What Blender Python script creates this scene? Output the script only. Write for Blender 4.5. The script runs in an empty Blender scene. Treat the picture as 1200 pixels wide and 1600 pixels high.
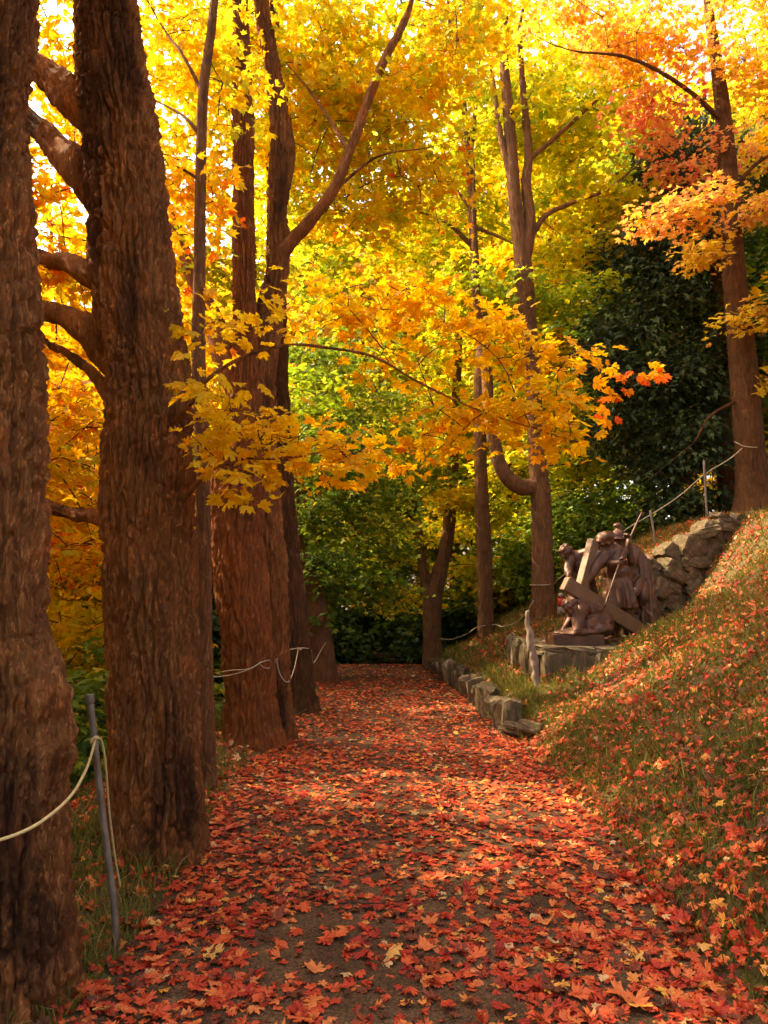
import bpy, bmesh, math, random
import numpy as np
from mathutils import Vector, Matrix

# ------------------------------------------------------------------ camera, sky, sun, exposure
SC = bpy.context.scene
COL = SC.collection
F_PX, CX, CY, PITCH, CAM_H = 1155.0, 600.0, 800.0, math.radians(6.42), 1.6
cam_d = bpy.data.cameras.new('camera')
cam_d.sensor_fit = 'VERTICAL'; cam_d.sensor_height = 36.0; cam_d.lens = F_PX / 1600 * 36
cam_d.clip_start = 0.05; cam_d.clip_end = 1000
cam = bpy.data.objects.new('camera', cam_d); COL.objects.link(cam)
cam.location = (0, 0, CAM_H); cam.rotation_euler = (math.pi / 2 + PITCH, 0, 0)
SC.camera = cam

SUN_EL = math.radians(46)
SUN_DIR = Vector((-0.90, 0.40, 0)).normalized() * math.cos(SUN_EL) + Vector((0, 0, math.sin(SUN_EL)))   # towards the sun
W = bpy.data.worlds.new('World'); SC.world = W; W.use_nodes = True
nt = W.node_tree; nt.nodes.clear()
sky = nt.nodes.new('ShaderNodeTexSky'); sky.sky_type = 'NISHITA'; sky.sun_disc = False
sky.sun_elevation = SUN_EL; sky.sun_rotation = math.atan2(SUN_DIR.x, SUN_DIR.y)
sky.air_density = 1.0; sky.dust_density = 6.0; sky.ozone_density = 1.0
bg = nt.nodes.new('ShaderNodeBackground'); bg.inputs['Strength'].default_value = 0.15
wo = nt.nodes.new('ShaderNodeOutputWorld')
nt.links.new(sky.outputs[0], bg.inputs['Color']); nt.links.new(bg.outputs[0], wo.inputs['Surface'])
sun_d = bpy.data.lights.new('sun', 'SUN'); sun_d.energy = 2.3; sun_d.angle = math.radians(0.55)
sun_d.color = (1.0, 0.85, 0.62)
sun = bpy.data.objects.new('sun', sun_d); COL.objects.link(sun)
sun.rotation_euler = (-SUN_DIR).to_track_quat('-Z', 'Y').to_euler(); sun.location = SUN_DIR * 60
SC.view_settings.view_transform = 'Standard'; SC.view_settings.look = 'None'
SC.view_settings.exposure = 2.45; SC.view_settings.gamma = 1.0
SC.view_settings.use_curve_mapping = False
SC.view_settings.use_white_balance = True; SC.view_settings.white_balance_temperature = 8000; SC.view_settings.white_balance_tint = 10
cy = SC.cycles
cy.max_bounces = 6; cy.diffuse_bounces = 4; cy.glossy_bounces = 2; cy.transmission_bounces = 6
cy.use_denoising = True; cy.use_adaptive_sampling = True; cy.adaptive_threshold = 0.016
cy.sample_clamp_indirect = 6.0; cy.caustics_reflective = False; cy.caustics_refractive = False
try: cy.denoiser = 'OPENIMAGEDENOISE'
except Exception: pass

rng = np.random.default_rng(7)
random.seed(7)

# ------------------------------------------------------------------ helpers
def P(px, py, D):
    """photo pixel + distance along Y -> point"""
    u = (px - CX) / F_PX; v = (CY - py) / F_PX
    d = Vector((u, math.cos(PITCH) - v * math.sin(PITCH), math.sin(PITCH) + v * math.cos(PITCH)))
    d *= D / d.y
    return Vector((d.x, d.y, d.z + CAM_H))

def depth_scale(py, D):          # metres per pixel across, at that pixel row and Y distance
    v = (CY - py) / F_PX
    return D / (math.cos(PITCH) - v * math.sin(PITCH)) / F_PX

def project(p):                  # (N,3) -> px, py, depth
    p = np.atleast_2d(p); q = p - np.array([0, 0, CAM_H])
    c, s = math.cos(PITCH), math.sin(PITCH)
    dep = q[:, 1] * c + q[:, 2] * s; up = -q[:, 1] * s + q[:, 2] * c
    dd = np.where(np.abs(dep) < 1e-4, 1e-4, dep)
    return CX + F_PX * q[:, 0] / dd, CY - F_PX * up / dd, dep

def _h(ix, iy, iz, seed):
    n = (ix.astype(np.int64) * 374761393 + iy.astype(np.int64) * 668265263 + iz.astype(np.int64) * 2147483647 + seed * 1274126177) & 0xFFFFFFFF
    n = ((n ^ (n >> 13)) * 1274126177) & 0xFFFFFFFF
    n = n ^ (n >> 16)
    return (n & 0xFFFFFF) / float(0xFFFFFF)

def noise3(p, seed=0):           # value noise -1..1
    i = np.floor(p); f = p - i; f = f * f * (3 - 2 * f); i = i.astype(np.int64)
    x, y, z = i[:, 0], i[:, 1], i[:, 2]; fx, fy, fz = f[:, 0], f[:, 1], f[:, 2]
    r = 0
    for dx in (0, 1):
        for dy in (0, 1):
            for dz in (0, 1):
                w = (fx if dx else 1 - fx) * (fy if dy else 1 - fy) * (fz if dz else 1 - fz)
                r = r + w * _h(x + dx, y + dy, z + dz, seed)
    return r * 2 - 1

def fbm(p, seed=0, oct=3):
    r = 0; a = 1; t = 0
    for o in range(oct):
        r = r + a * noise3(p * 2 ** o, seed + o * 17); t += a; a *= .5
    return r / t

def voro(p, seed=0):             # F1, F2
    i = np.floor(p).astype(np.int64); f1 = np.full(len(p), 9.); f2 = np.full(len(p), 9.)
    for dx in (-1, 0, 1):
        for dy in (-1, 0, 1):
            for dz in (-1, 0, 1):
                cx_, cy_, cz_ = i[:, 0] + dx, i[:, 1] + dy, i[:, 2] + dz
                q = np.stack([cx_ + _h(cx_, cy_, cz_, seed), cy_ + _h(cx_, cy_, cz_, seed + 1), cz_ + _h(cx_, cy_, cz_, seed + 2)], 1)
                d = np.sqrt(((p - q) ** 2).sum(1))
                m = d < f1
                f2 = np.where(m, f1, np.minimum(f2, d)); f1 = np.where(m, d, f1)
    return f1, f2

def sstep(a, b, x):
    t = np.clip((x - a) / (b - a), 0, 1); return t * t * (3 - 2 * t)

def mesh_from(name, v, faces, mat=None, smooth=True, attr=None):
    """v (N,3); faces: (M,k) array, or list of arrays of different k"""
    fs = faces if isinstance(faces, list) else [faces]
    me = bpy.data.meshes.new(name)
    v = np.asarray(v, dtype=np.float32)
    me.vertices.add(len(v)); me.vertices.foreach_set('co', v.ravel())
    nl = sum(f.size for f in fs); nf = sum(len(f) for f in fs)
    me.loops.add(nl); me.polygons.add(nf)
    me.loops.foreach_set('vertex_index', np.concatenate([np.asarray(f, dtype=np.int32).ravel() for f in fs]))
    tot = np.concatenate([np.full(len(f), f.shape[1], dtype=np.int32) for f in fs])
    st = np.concatenate([[0], np.cumsum(tot)[:-1]]).astype(np.int32)
    me.polygons.foreach_set('loop_start', st)
    try: me.polygons.foreach_set('loop_total', tot)
    except Exception: pass
    me.polygons.foreach_set('use_smooth', np.full(nf, smooth, dtype=bool))
    if attr is not None:
        a = me.attributes.new('v', 'FLOAT', 'POINT'); a.data.foreach_set('value', np.asarray(attr, dtype=np.float32))
    me.update(calc_edges=True); me.validate()
    if mat: me.materials.append(mat)
    return me

def link(name, data, parent=None, loc=None, **props):
    o = bpy.data.objects.new(name, data); COL.objects.link(o)
    if parent is not None: o.parent = parent
    if loc is not None: o.location = loc
    for k, val in props.items(): o[k] = val
    return o

def thing(name, label, cat, loc=(0, 0, 0), group=None):
    o = link(name, None, None, loc, label=label, category=cat)
    o.empty_display_size = .2
    if group: o['group'] = group
    return o

def grid_faces(nr, nc, wrap=True):
    a = np.arange(nr - 1)[:, None] * nc; b = np.arange(nc if wrap else nc - 1)[None, :]
    b2 = (b + 1) % nc if wrap else b + 1
    return np.stack([a + b, a + b2, a + nc + b2, a + nc + b], -1).reshape(-1, 4)

def resample(pts, rad, m):
    pts = np.asarray([list(p) for p in pts], float); rad = np.asarray(rad, float)
    n = len(pts); seg = np.linalg.norm(np.diff(pts, axis=0), axis=1); s = np.concatenate([[0], np.cumsum(seg)])
    t = np.linspace(0, s[-1], m); k = np.clip(np.searchsorted(s, t, 'right') - 1, 0, n - 2)
    u = (t - s[k]) / np.maximum(seg[k], 1e-9)
    def cr(a):
        tan = np.zeros_like(a)
        tan[1:-1] = (a[2:] - a[:-2]) / (s[2:] - s[:-2]).reshape((-1,) + (1,) * (a.ndim - 1))
        tan[0] = (a[1] - a[0]) / seg[0]; tan[-1] = (a[-1] - a[-2]) / seg[-1]
        sh = (-1,) + (1,) * (a.ndim - 1); U = u.reshape(sh); L = seg[k].reshape(sh)
        return ((2 * U**3 - 3 * U**2 + 1) * a[k] + (U**3 - 2 * U**2 + U) * L * tan[k] + (-2 * U**3 + 3 * U**2) * a[k + 1] + (U**3 - U**2) * L * tan[k + 1])
    return cr(pts), np.maximum(cr(rad), 1e-4), t

def frames(p):
    t = np.gradient(p, axis=0); t /= np.linalg.norm(t, axis=1)[:, None] + 1e-12
    ref = np.array([0, -1., 0]) if abs(t[0][1]) < .9 else np.array([1., 0, 0])
    X = np.zeros_like(p); x = ref - t[0] * (ref @ t[0]); x /= np.linalg.norm(x)
    for i in range(len(p)):
        x = x - t[i] * (x @ t[i]); x /= np.linalg.norm(x) + 1e-12; X[i] = x
    return t, X, np.cross(t, X)

def tube(pts, rad, nseg=8, m=None, cap=True):
    """plain tapered tube -> (verts, quads)"""
    if m is None: p = np.asarray([list(q) for q in pts], float); r = np.asarray(rad, float) * np.ones(len(p))
    else: p, r, _ = resample(pts, np.asarray(rad, float) * np.ones(len(pts)), m)
    t, X, Y = frames(p); th = np.linspace(0, 2 * math.pi, nseg, endpoint=False)
    v = p[:, None, :] + r[:, None, None] * (np.cos(th)[None, :, None] * X[:, None, :] + np.sin(th)[None, :, None] * Y[:, None, :])
    v = v.reshape(-1, 3); f = grid_faces(len(p), nseg)
    if cap:
        v = np.concatenate([v, p[:1], p[-1:]]); n = len(v)
        a = np.arange(nseg); b = (a + 1) % nseg; o = (len(p) - 1) * nseg
        f = np.concatenate([f, np.stack([b, a, np.full(nseg, n - 2), np.full(nseg, n - 2)], 1), np.stack([o + a, o + b, np.full(nseg, n - 1), np.full(nseg, n - 1)], 1)])
    return v, f

class Bag:                        # collects pieces of one part
    def __init__(s): s.v = []; s.f = []; s.n = 0
    def add(s, v, f): s.v.append(v); s.f.append(f + s.n); s.n += len(v)
    def mesh(s, name, mat, smooth=True):
        v = np.concatenate(s.v); f = np.concatenate(s.f)
        deg = f[:, 2] == f[:, 3]
        fs = []
        if (~deg).any(): fs.append(f[~deg])
        if deg.any(): fs.append(f[deg][:, :3])
        return mesh_from(name, v, fs, mat, smooth)

def bark_tube(pts, rad, nseg, m, amp=.02, cell=.05, stretch=.2, flare=0.0, flare_h=.5, bumps=(), seed=0, origin=(0, 0, 0), lump=.06):
    """trunk with furrowed bark: pts world, result relative to origin"""
    p, r, s = resample(pts, rad, m); t, X, Y = frames(p)
    th = np.linspace(0, 2 * math.pi, nseg, endpoint=False); th = th - .6 * np.sin(th)
    R0 = float(np.mean(r))
    S = np.repeat(s, nseg); TH = np.tile(th, m); Rr = np.repeat(r, nseg)
    base = np.stack([np.cos(TH) * R0, np.sin(TH) * R0, S], 1)
    low = fbm(base * np.array([1.6 / R0 * .5, 1.6 / R0 * .5, 1.1]) + seed * 3.1, seed, 3)
    q = base.copy(); q[:, 2] *= stretch; q /= cell
    q[:, :2] += .34 * np.stack([noise3(base * np.array([9, 9, 5.]), seed + 5), noise3(base * np.array([9, 9, 5.]), seed + 6)], 1)
    q[:, 2] += .35 * noise3(base * 14, seed + 8)
    f1, f2 = voro(q, seed); e = np.clip((f2 - f1) * 2.6, 0, 1) ** .8
    q2 = base.copy(); q2[:, 2] *= min(.5, stretch * 2.6); q2 = q2 / (cell * .62) + .3 * noise3(base * 23, seed + 9)[:, None]
    g1_, g2_ = voro(q2, seed + 13); e = .78 * e + .22 * np.clip((g2_ - g1_) * 3.0, 0, 1) ** .7
    fine = fbm(base * np.array([75, 75, 38.]), seed + 3, 3)
    plate = noise3(np.floor(q) + .5, seed + 4)
    disp = amp * (e * 1.0 - .85 + .34 * fine + .20 * plate) * (.65 + .5 * np.clip(fbm(base * 2.2, seed + 11, 2) + .5, 0, 1))
    fl = flare * np.exp(-S / flare_h) * (1 + .55 * np.cos(5 * TH + seed + .8 * np.sin(2 * TH)))
    tot = Rr * (1 + lump * low + fl) + disp
    # cap the bark depth on thin parts
    tot = np.maximum(tot, Rr * .5)
    for (sb, tb, ab, ss, st_) in bumps:
        d = (TH - tb + math.pi) % (2 * math.pi) - math.pi
        tot += ab * np.exp(-((S - sb) / ss) ** 2 - (d / st_) ** 2)
    v = np.repeat(p, nseg, 0) + tot[:, None] * (np.cos(TH)[:, None] * np.repeat(X, nseg, 0) + np.sin(TH)[:, None] * np.repeat(Y, nseg, 0))
    n = len(v); v = np.concatenate([v, p[-1:]]); o = (m - 1) * nseg
    a = np.arange(nseg); b = (a + 1) % nseg
    return v - np.array(list(origin)), [grid_faces(m, nseg), np.stack([o + a, o + b, np.full(nseg, n)], 1)]

# ------------------------------------------------------------------ materials
def nodes(name):
    m = bpy.data.materials.new(name); m.use_nodes = True; t = m.node_tree
    for n in list(t.nodes): t.nodes.remove(n)
    out = t.nodes.new('ShaderNodeOutputMaterial')
    return m, t, out

def N(t, typ, **kw):
    n = t.nodes.new(typ)
    for k, v in kw.items():
        if k in n.inputs: n.inputs[k].default_value = v
        else: setattr(n, k, v)
    return n

def ramp(t, stops, interp='LINEAR'):
    n = t.nodes.new('ShaderNodeValToRGB'); cr = n.color_ramp; cr.interpolation = interp
    while len(cr.elements) > 1: cr.elements.remove(cr.elements[-1])
    for i, (p, c) in enumerate(stops):
        e = cr.elements[0] if i == 0 else cr.elements.new(p)
        e.position = p; e.color = (*c, 1)
    return n

def leaf_mat(name, stops, trans=.45, rough=.55, spec=.25):
    m, t, out = nodes(name); L = t.links.new
    a = N(t, 'ShaderNodeAttribute', attribute_name='v')
    r = ramp(t, stops); L(a.outputs['Fac'], r.inputs[0])
    tc = N(t, 'ShaderNodeTexCoord'); nz = N(t, 'ShaderNodeTexNoise', Scale=22.0, Detail=2.0)
    L(tc.outputs['Object'], nz.inputs['Vector'])
    hv = N(t, 'ShaderNodeHueSaturation'); mp = N(t, 'ShaderNodeMapRange')
    mp.inputs['To Min'].default_value = .72; mp.inputs['To Max'].default_value = 1.25
    L(nz.outputs['Fac'], mp.inputs['Value']); L(mp.outputs[0], hv.inputs['Value']); L(r.outputs[0], hv.inputs['Color'])
    p = N(t, 'ShaderNodeBsdfPrincipled', Roughness=rough)
    p.inputs['Specular IOR Level'].default_value = spec
    tr = N(t, 'ShaderNodeBsdfTranslucent'); mx = N(t, 'ShaderNodeMixShader'); mx.inputs[0].default_value = trans
    L(hv.outputs[0], p.inputs['Base Color']); L(hv.outputs[0], tr.inputs['Color'])
    L(p.outputs[0], mx.inputs[1]); L(tr.outputs[0], mx.inputs[2]); L(mx.outputs[0], out.inputs['Surface'])
    return m

LM = {
 'gold': leaf_mat('gold_leaf', [(0, (.42, .45, .03)), (.3, (.76, .56, .032)), (.65, (.84, .45, .026)), (.92, (.84, .35, .02)), (1, (.72, .13, .02))], .58),
 'orange': leaf_mat('orange_leaf', [(0, (.82, .56, .025)), (.5, (.84, .45, .02)), (.88, (.84, .33, .02)), (1, (.72, .10, .02))], .66),
 'yellowgreen': leaf_mat('yellow_green_leaf', [(0, (.20, .30, .02)), (.35, (.44, .47, .03)), (.7, (.70, .57, .03)), (1, (.82, .46, .025))], .55),
 'yellow': leaf_mat('yellow_leaf', [(0, (.44, .42, .03)), (.4, (.74, .55, .03)), (.8, (.82, .48, .03)), (1, (.80, .36, .03))], .5),
 'green': leaf_mat('green_leaf', [(0, (.075, .15, .018)), (.5, (.17, .25, .022)), (.8, (.36, .38, .03)), (1, (.55, .42, .03))]),
 'pink': leaf_mat('pink_leaf', [(0, (.82, .60, .05)), (.4, (.84, .43, .09)), (.75, (.82, .29, .12)), (1, (.74, .13, .08))], .5),
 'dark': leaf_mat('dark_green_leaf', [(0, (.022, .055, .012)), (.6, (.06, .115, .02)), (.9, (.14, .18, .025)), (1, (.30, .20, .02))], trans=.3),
 'conifer': leaf_mat('conifer_needles', [(0, (.030, .052, .020)), (.6, (.065, .095, .030)), (1, (.15, .16, .045))], trans=.15, rough=.5),
 'fallen': leaf_mat('fallen_leaf', [(0, (.10, .030, .014)), (.12, (.22, .045, .018)), (.2, (.36, .026, .014)), (.40, (.54, .058, .020)), (.6, (.64, .118, .036)), (.8, (.70, .215, .060)), (.93, (.72, .36, .05)), (1, (.62, .38, .17))], trans=.15, rough=.6, spec=.3),
 'grass': leaf_mat('grass_blade', [(0, (.085, .095, .016)), (.5, (.165, .165, .027)), (.85, (.28, .23, .05)), (1, (.40, .29, .10))], trans=.35),
}

def bark_mat(name, c0, c1, c2, bump=.5, sc=1.0, stain=False):
    m, t, out = nodes(name); L = t.links.new
    tc = N(t, 'ShaderNodeTexCoord'); mp = N(t, 'ShaderNodeMapping'); mp.inputs['Scale'].default_value = (sc, sc, .14 * sc)
    L(tc.outputs['Object'], mp.inputs['Vector'])
    n1 = N(t, 'ShaderNodeTexNoise', Scale=36.0, Detail=9.0, Roughness=.70); L(mp.outputs[0], n1.inputs['Vector'])
    vo = N(t, 'ShaderNodeTexVoronoi', Scale=46.0); vo.feature = 'DISTANCE_TO_EDGE'
    n0 = N(t, 'ShaderNodeTexNoise', Scale=5.0, Detail=3.0); L(tc.outputs['Object'], n0.inputs['Vector'])
    mv = N(t, 'ShaderNodeMixRGB', blend_type='LINEAR_LIGHT'); mv.inputs[0].default_value = .06
    L(mp.outputs[0], mv.inputs[1]); L(n1.outputs['Color'], mv.inputs[2]); L(mv.outputs[0], vo.inputs['Vector'])
    r = ramp(t, [(.25, c0), (.5, c1), (.75, c2)]); L(n1.outputs['Fac'], r.inputs[0])
    big = ramp(t, [(.30, (.72, .66, .62)), (.5, (1, 1, 1)), (.72, (1.25, 1.1, .95))]); L(n0.outputs['Fac'], big.inputs[0])
    mu = N(t, 'ShaderNodeMixRGB', blend_type='MULTIPLY'); mu.inputs[0].default_value = 1
    L(r.outputs[0], mu.inputs[1]); L(big.outputs[0], mu.inputs[2])
    col = mu.outputs[0]
    if stain:                      # black weathering streaks and grey lichen blotches
        ms = N(t, 'ShaderNodeMapping'); ms.inputs['Scale'].default_value = (3.2, 3.2, .55); L(tc.outputs['Object'], ms.inputs['Vector'])
        ns = N(t, 'ShaderNodeTexNoise', Scale=1.0, Detail=4.0); L(ms.outputs[0], ns.inputs['Vector'])
        rs = ramp(t, [(.54, (1, 1, 1)), (.64, (.30, .26, .24))]); L(ns.outputs['Fac'], rs.inputs[0])
        m2 = N(t, 'ShaderNodeMixRGB', blend_type='MULTIPLY'); m2.inputs[0].default_value = 1
        L(col, m2.inputs[1]); L(rs.outputs[0], m2.inputs[2]); col = m2.outputs[0]
    p = N(t, 'ShaderNodeBsdfPrincipled', Roughness=.88); p.inputs['Specular IOR Level'].default_value = .25
    L(col, p.inputs['Base Color'])
    ma = N(t, 'ShaderNodeMath', operation='MULTIPLY_ADD'); ma.inputs[1].default_value = 2.0
    rv = ramp(t, [(0, (0, 0, 0)), (.16, (1, 1, 1))]); L(vo.outputs['Distance'], rv.inputs[0])
    L(rv.outputs[0], ma.inputs[0]); ma.inputs[1].default_value = .6; L(n1.outputs['Fac'], ma.inputs[2])
    b = N(t, 'ShaderNodeBump', Strength=bump, Distance=.035); L(ma.outputs[0], b.inputs['Height']); L(b.outputs[0], p.inputs['Normal'])
    L(p.outputs[0], out.inputs['Surface'])
    return m

BK = {
 'brown': bark_mat('brown_bark', (.21, .062, .014), (.42, .148, .040), (.60, .265, .090), 1.0, 1.15, True),
 'red': bark_mat('red_brown_bark', (.21, .054, .012), (.41, .128, .032), (.52, .20, .058), 1.0, 1.3),
 'grey': bark_mat('grey_bark', (.145, .058, .021), (.28, .122, .047), (.40, .200, .088), 1.0, 1.0),
 'dark': bark_mat('dark_bark', (.090, .033, .010), (.175, .070, .022), (.26, .115, .042), 1.0, 1.0),
}

def simple_mat(name, stops, scale=8, rough=.8, metal=0, bump=.3, detail=6, stretch=(1, 1, 1), dist=.01, spec=.4):
    m, t, out = nodes(name); L = t.links.new
    tc = N(t, 'ShaderNodeTexCoord'); mp = N(t, 'ShaderNodeMapping'); mp.inputs['Scale'].default_value = stretch
    L(tc.outputs['Object'], mp.inputs['Vector'])
    n = N(t, 'ShaderNodeTexNoise', Scale=scale, Detail=detail, Roughness=.62); L(mp.outputs[0], n.inputs['Vector'])
    r = ramp(t, stops); L(n.outputs['Fac'], r.inputs[0])
    p = N(t, 'ShaderNodeBsdfPrincipled', Roughness=rough, Metallic=metal); p.inputs['Specular IOR Level'].default_value = spec
    L(r.outputs[0], p.inputs['Base Color'])
    n2 = N(t, 'ShaderNodeTexNoise', Scale=scale * 5, Detail=5.0); L(mp.outputs[0], n2.inputs['Vector'])
    b = N(t, 'ShaderNodeBump', Strength=bump, Distance=dist); L(n2.outputs['Fac'], b.inputs['Height']); L(b.outputs[0], p.inputs['Normal'])
    L(p.outputs[0], out.inputs['Surface'])
    return m

M_GROUND = simple_mat('leaf_litter_soil', [(.3, (.045, .030, .012)), (.5, (.085, .062, .018)), (.7, (.13, .070, .025))], 3.0, .95, 0, .6, 8)
def path_mat():
    m, t, out = nodes('gravel_path'); L = t.links.new
    tc = N(t, 'ShaderNodeTexCoord')
    n = N(t, 'ShaderNodeTexNoise', Scale=1.6, Detail=8.0, Roughness=.6); L(tc.outputs['Object'], n.inputs['Vector'])
    r = ramp(t, [(.32, (.052, .025, .011)), (.5, (.088, .046, .021)), (.70, (.15, .088, .046))]); L(n.outputs['Fac'], r.inputs[0])
    v = N(t, 'ShaderNodeTexVoronoi', Scale=95.0); L(tc.outputs['Object'], v.inputs['Vector'])
    rv = ramp(t, [(0, (.45, .45, .45)), (.5, (1, 1, 1)), (1, (1.9, 1.8, 1.7))]); L(v.outputs['Color'], rv.inputs[0])
    mu = N(t, 'ShaderNodeMixRGB', blend_type='MULTIPLY'); mu.inputs[0].default_value = .85; L(r.outputs[0], mu.inputs[1]); L(rv.outputs[0], mu.inputs[2])
    p = N(t, 'ShaderNodeBsdfPrincipled', Roughness=.93); p.inputs['Specular IOR Level'].default_value = .25; L(mu.outputs[0], p.inputs['Base Color'])
    b = N(t, 'ShaderNodeBump', Strength=.9, Distance=.008); b.invert = True; L(v.outputs['Distance'], b.inputs['Height'])
    n2 = N(t, 'ShaderNodeTexNoise', Scale=9.0, Detail=6.0); L(tc.outputs['Object'], n2.inputs['Vector'])
    b2 = N(t, 'ShaderNodeBump', Strength=.6, Distance=.03); L(n2.outputs['Fac'], b2.inputs['Height']); L(b.outputs[0], b2.inputs['Normal']); L(b2.outputs[0], p.inputs['Normal'])
    L(p.outputs[0], out.inputs['Surface']); return m
M_PATH = path_mat()
M_STONE = simple_mat('weathered_stone', [(.3, (.050, .034, .017)), (.42, (.085, .075, .026)), (.5, (.105, .066, .036)), (.7, (.20, .135, .078))], 7, .9, 0, .8, 9, (1, 1, .6), .02)
M_STONE_PALE = simple_mat('pale_stone', [(.3, (.16, .115, .075)), (.6, (.32, .24, .165))], 6, .9, 0, .6, 8, (1, 1, .6), .015)
M_BRONZE = simple_mat('brown_bronze', [(.30, (.045, .017, .008)), (.55, (.095, .037, .016)), (.75, (.16, .066, .028))], 6, .48, .25, .25, 7, dist=.006, spec=.5)  # brown bronze, base darkened to put the statue's shade into the colour
M_BRONZE_L = simple_mat('worn_bronze_beam', [(.30, (.105, .052, .024)), (.55, (.155, .080, .036)), (.75, (.20, .11, .054))], 4, .55, .1, .2, 7, dist=.004, spec=.5)
M_METAL = simple_mat('dull_steel', [(.35, (.16, .085, .045)), (.5, (.16, .125, .09)), (.65, (.24, .19, .14))], 9, .6, .25, .2, 5, dist=.003)
M_ROPE = simple_mat('yellow_rope', [(.3, (.46, .33, .13)), (.7, (.62, .47, .22))], 60, .8, 0, .5, 3, dist=.003)
M_ROPE_W = simple_mat('pale_rope', [(.3, (.33, .26, .17)), (.7, (.48, .39, .27))], 60, .8, 0, .5, 3, dist=.003)
M_WOOD = simple_mat('weathered_wood', [(.3, (.13, .095, .065)), (.55, (.24, .18, .13)), (.75, (.34, .27, .20))], 12, .85, 0, .6, 7, (1, 1, .12), .008)
M_BENCH = simple_mat('dark_wood', [(.3, (.06, .03, .018)), (.7, (.13, .065, .038))], 14, .8, 0, .5, 6, (.15, 1, 1), .006)
M_RED = simple_mat('red_plastic', [(.3, (.45, .02, .015)), (.7, (.6, .03, .02))], 10, .4, 0, .05, 2)
M_TWIG = simple_mat('twig_bark', [(.3, (.030, .018, .010)), (.7, (.065, .038, .022))], 12, .9, 0, .3, 4)

# ------------------------------------------------------------------ terrain
def path_left(y): return -1.17 + .10 * np.sin(y * .55 + 1) + .05 * np.sin(y * 1.7)
def path_right(y):
    y = np.asarray(y, float)
    return 1.40 - .052 * np.clip(y - 8.6, 0, 9) + .06 * np.sin(y * .8 + 2) * (y < 8.6)
NX0, NX1, NY0, NY1 = 2.02, 6.2, 9.55, 11.8

def hgt(x, y, rough=True):
    x = np.asarray(x, float); y = np.asarray(y, float)
    e = path_right(y); d = np.maximum(x - e, 0)
    near = .60 * np.sqrt(d * d + .09) - .18
    near = np.where(d > 0, near, 0)
    near += .10 * sstep(0, .5, d)
    near = np.minimum(near, 2.5 + .18 * np.maximum(d - 4.2, 0))
    far = .32 * sstep(0.0, .12, d - .12) + .50 * np.maximum(d - .1, 0) + .46 * sstep(2.2, 3.3, d)
    far = np.minimum(far, 2.85 + .12 * np.maximum(d - 4.5, 0))
    w = sstep(8.5, 9.6, y)
    wx = sstep(9.3, 11.8, y)
    w = np.where(d > 1.0, wx, w)
    z = near * (1 - w) + far * w
    # the lip along the far path edge dies out where the path ends
    z = z - 1.1 * sstep(17.0, 23, y) * (1 - sstep(1.0, 6.0, x)) - .35 * sstep(15.3, 17.0, y) * sstep(0, .2, d) * (1 - sstep(.6, 2.0, d))
    # left verge and falling ground
    dl = np.maximum(path_left(y) - x, 0)
    z = z + .07 * sstep(0, .5, dl) - .36 * np.maximum(dl - .75, 0) ** 1.0 * (dl > .75) * 1.0 + 0
    z = np.maximum(z, -4.5)
    # niche cut for the statues
    nm = (x > NX0) & (x < NX1) & (y > NY0) & (y < NY1)
    z = np.where(nm, np.minimum(z, .88 + 2.1 * sstep(3.9, 6.1, x)), z)
    if rough:
        q = np.stack([x.ravel(), y.ravel(), 0 * x.ravel()], 1)
        off = (1 - ((x > path_left(y)) & (x < e)) * .85)
        z = z + (off.ravel() * (.05 * fbm(q * .9, 3, 2) + .022 * fbm(q * 4.0, 9, 2))).reshape(z.shape) * np.where(nm, .2, 1)
    return z
def H(x, y): return float(hgt(np.array([x]), np.array([y]))[0])

def axis(parts):
    a = [np.arange(s, e, st) for s, e, st in parts]; return np.concatenate(a)
gx = np.concatenate([[-400, -150, -70, -40], axis([(-26, -8, 1.5), (-8, -3.2, .35), (-3.2, 6.4, .07), (6.4, 12, .4), (12, 30, 2)]), [45, 80, 160, 400]])
gy = np.concatenate([[-300, -100, -40, -20], axis([(-12, 1.2, .8), (1.2, 13, .065), (13, 18.5, .09), (18.5, 32, .6), (32, 60, 3)]), [80, 140, 260, 500]])
GX, GY = np.meshgrid(gx, gy)
gz = hgt(GX, GY)
gv = np.stack([GX.ravel(), GY.ravel(), gz.ravel()], 1)
ground = link('ground', mesh_from('ground', gv, grid_faces(len(gy), len(gx), False), M_GROUND), None,
              kind='structure', label='leaf-strewn forest ground with grassy bank and verge', category='ground')

py_ = np.concatenate([np.arange(-6, 1, .5), np.arange(1, 18.0, .06)])
pt = np.linspace(0, 1, 40)
PX = path_left(py_)[:, None] * (1 - pt) + path_right(py_)[:, None] * pt
jit = .06 * noise3(np.stack([py_ * 2.3, 0 * py_, 0 * py_], 1), 4)
PX[:, 0] += jit; PX[:, -1] += .03 - jit * .3
PY = np.repeat(py_[:, None], 40, 1)
pz = hgt(PX, PY, True) + .012
pz[:, 0] -= .03; pz[:, -1] = np.minimum(pz[:, -1], .02)
path = link('path', mesh_from('path', np.stack([PX.ravel(), PY.ravel(), pz.ravel()], 1), grid_faces(len(py_), 40, False), M_PATH), None,
            kind='structure', label='straight dark gravel footpath covered in fallen maple leaves', category='path')

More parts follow.
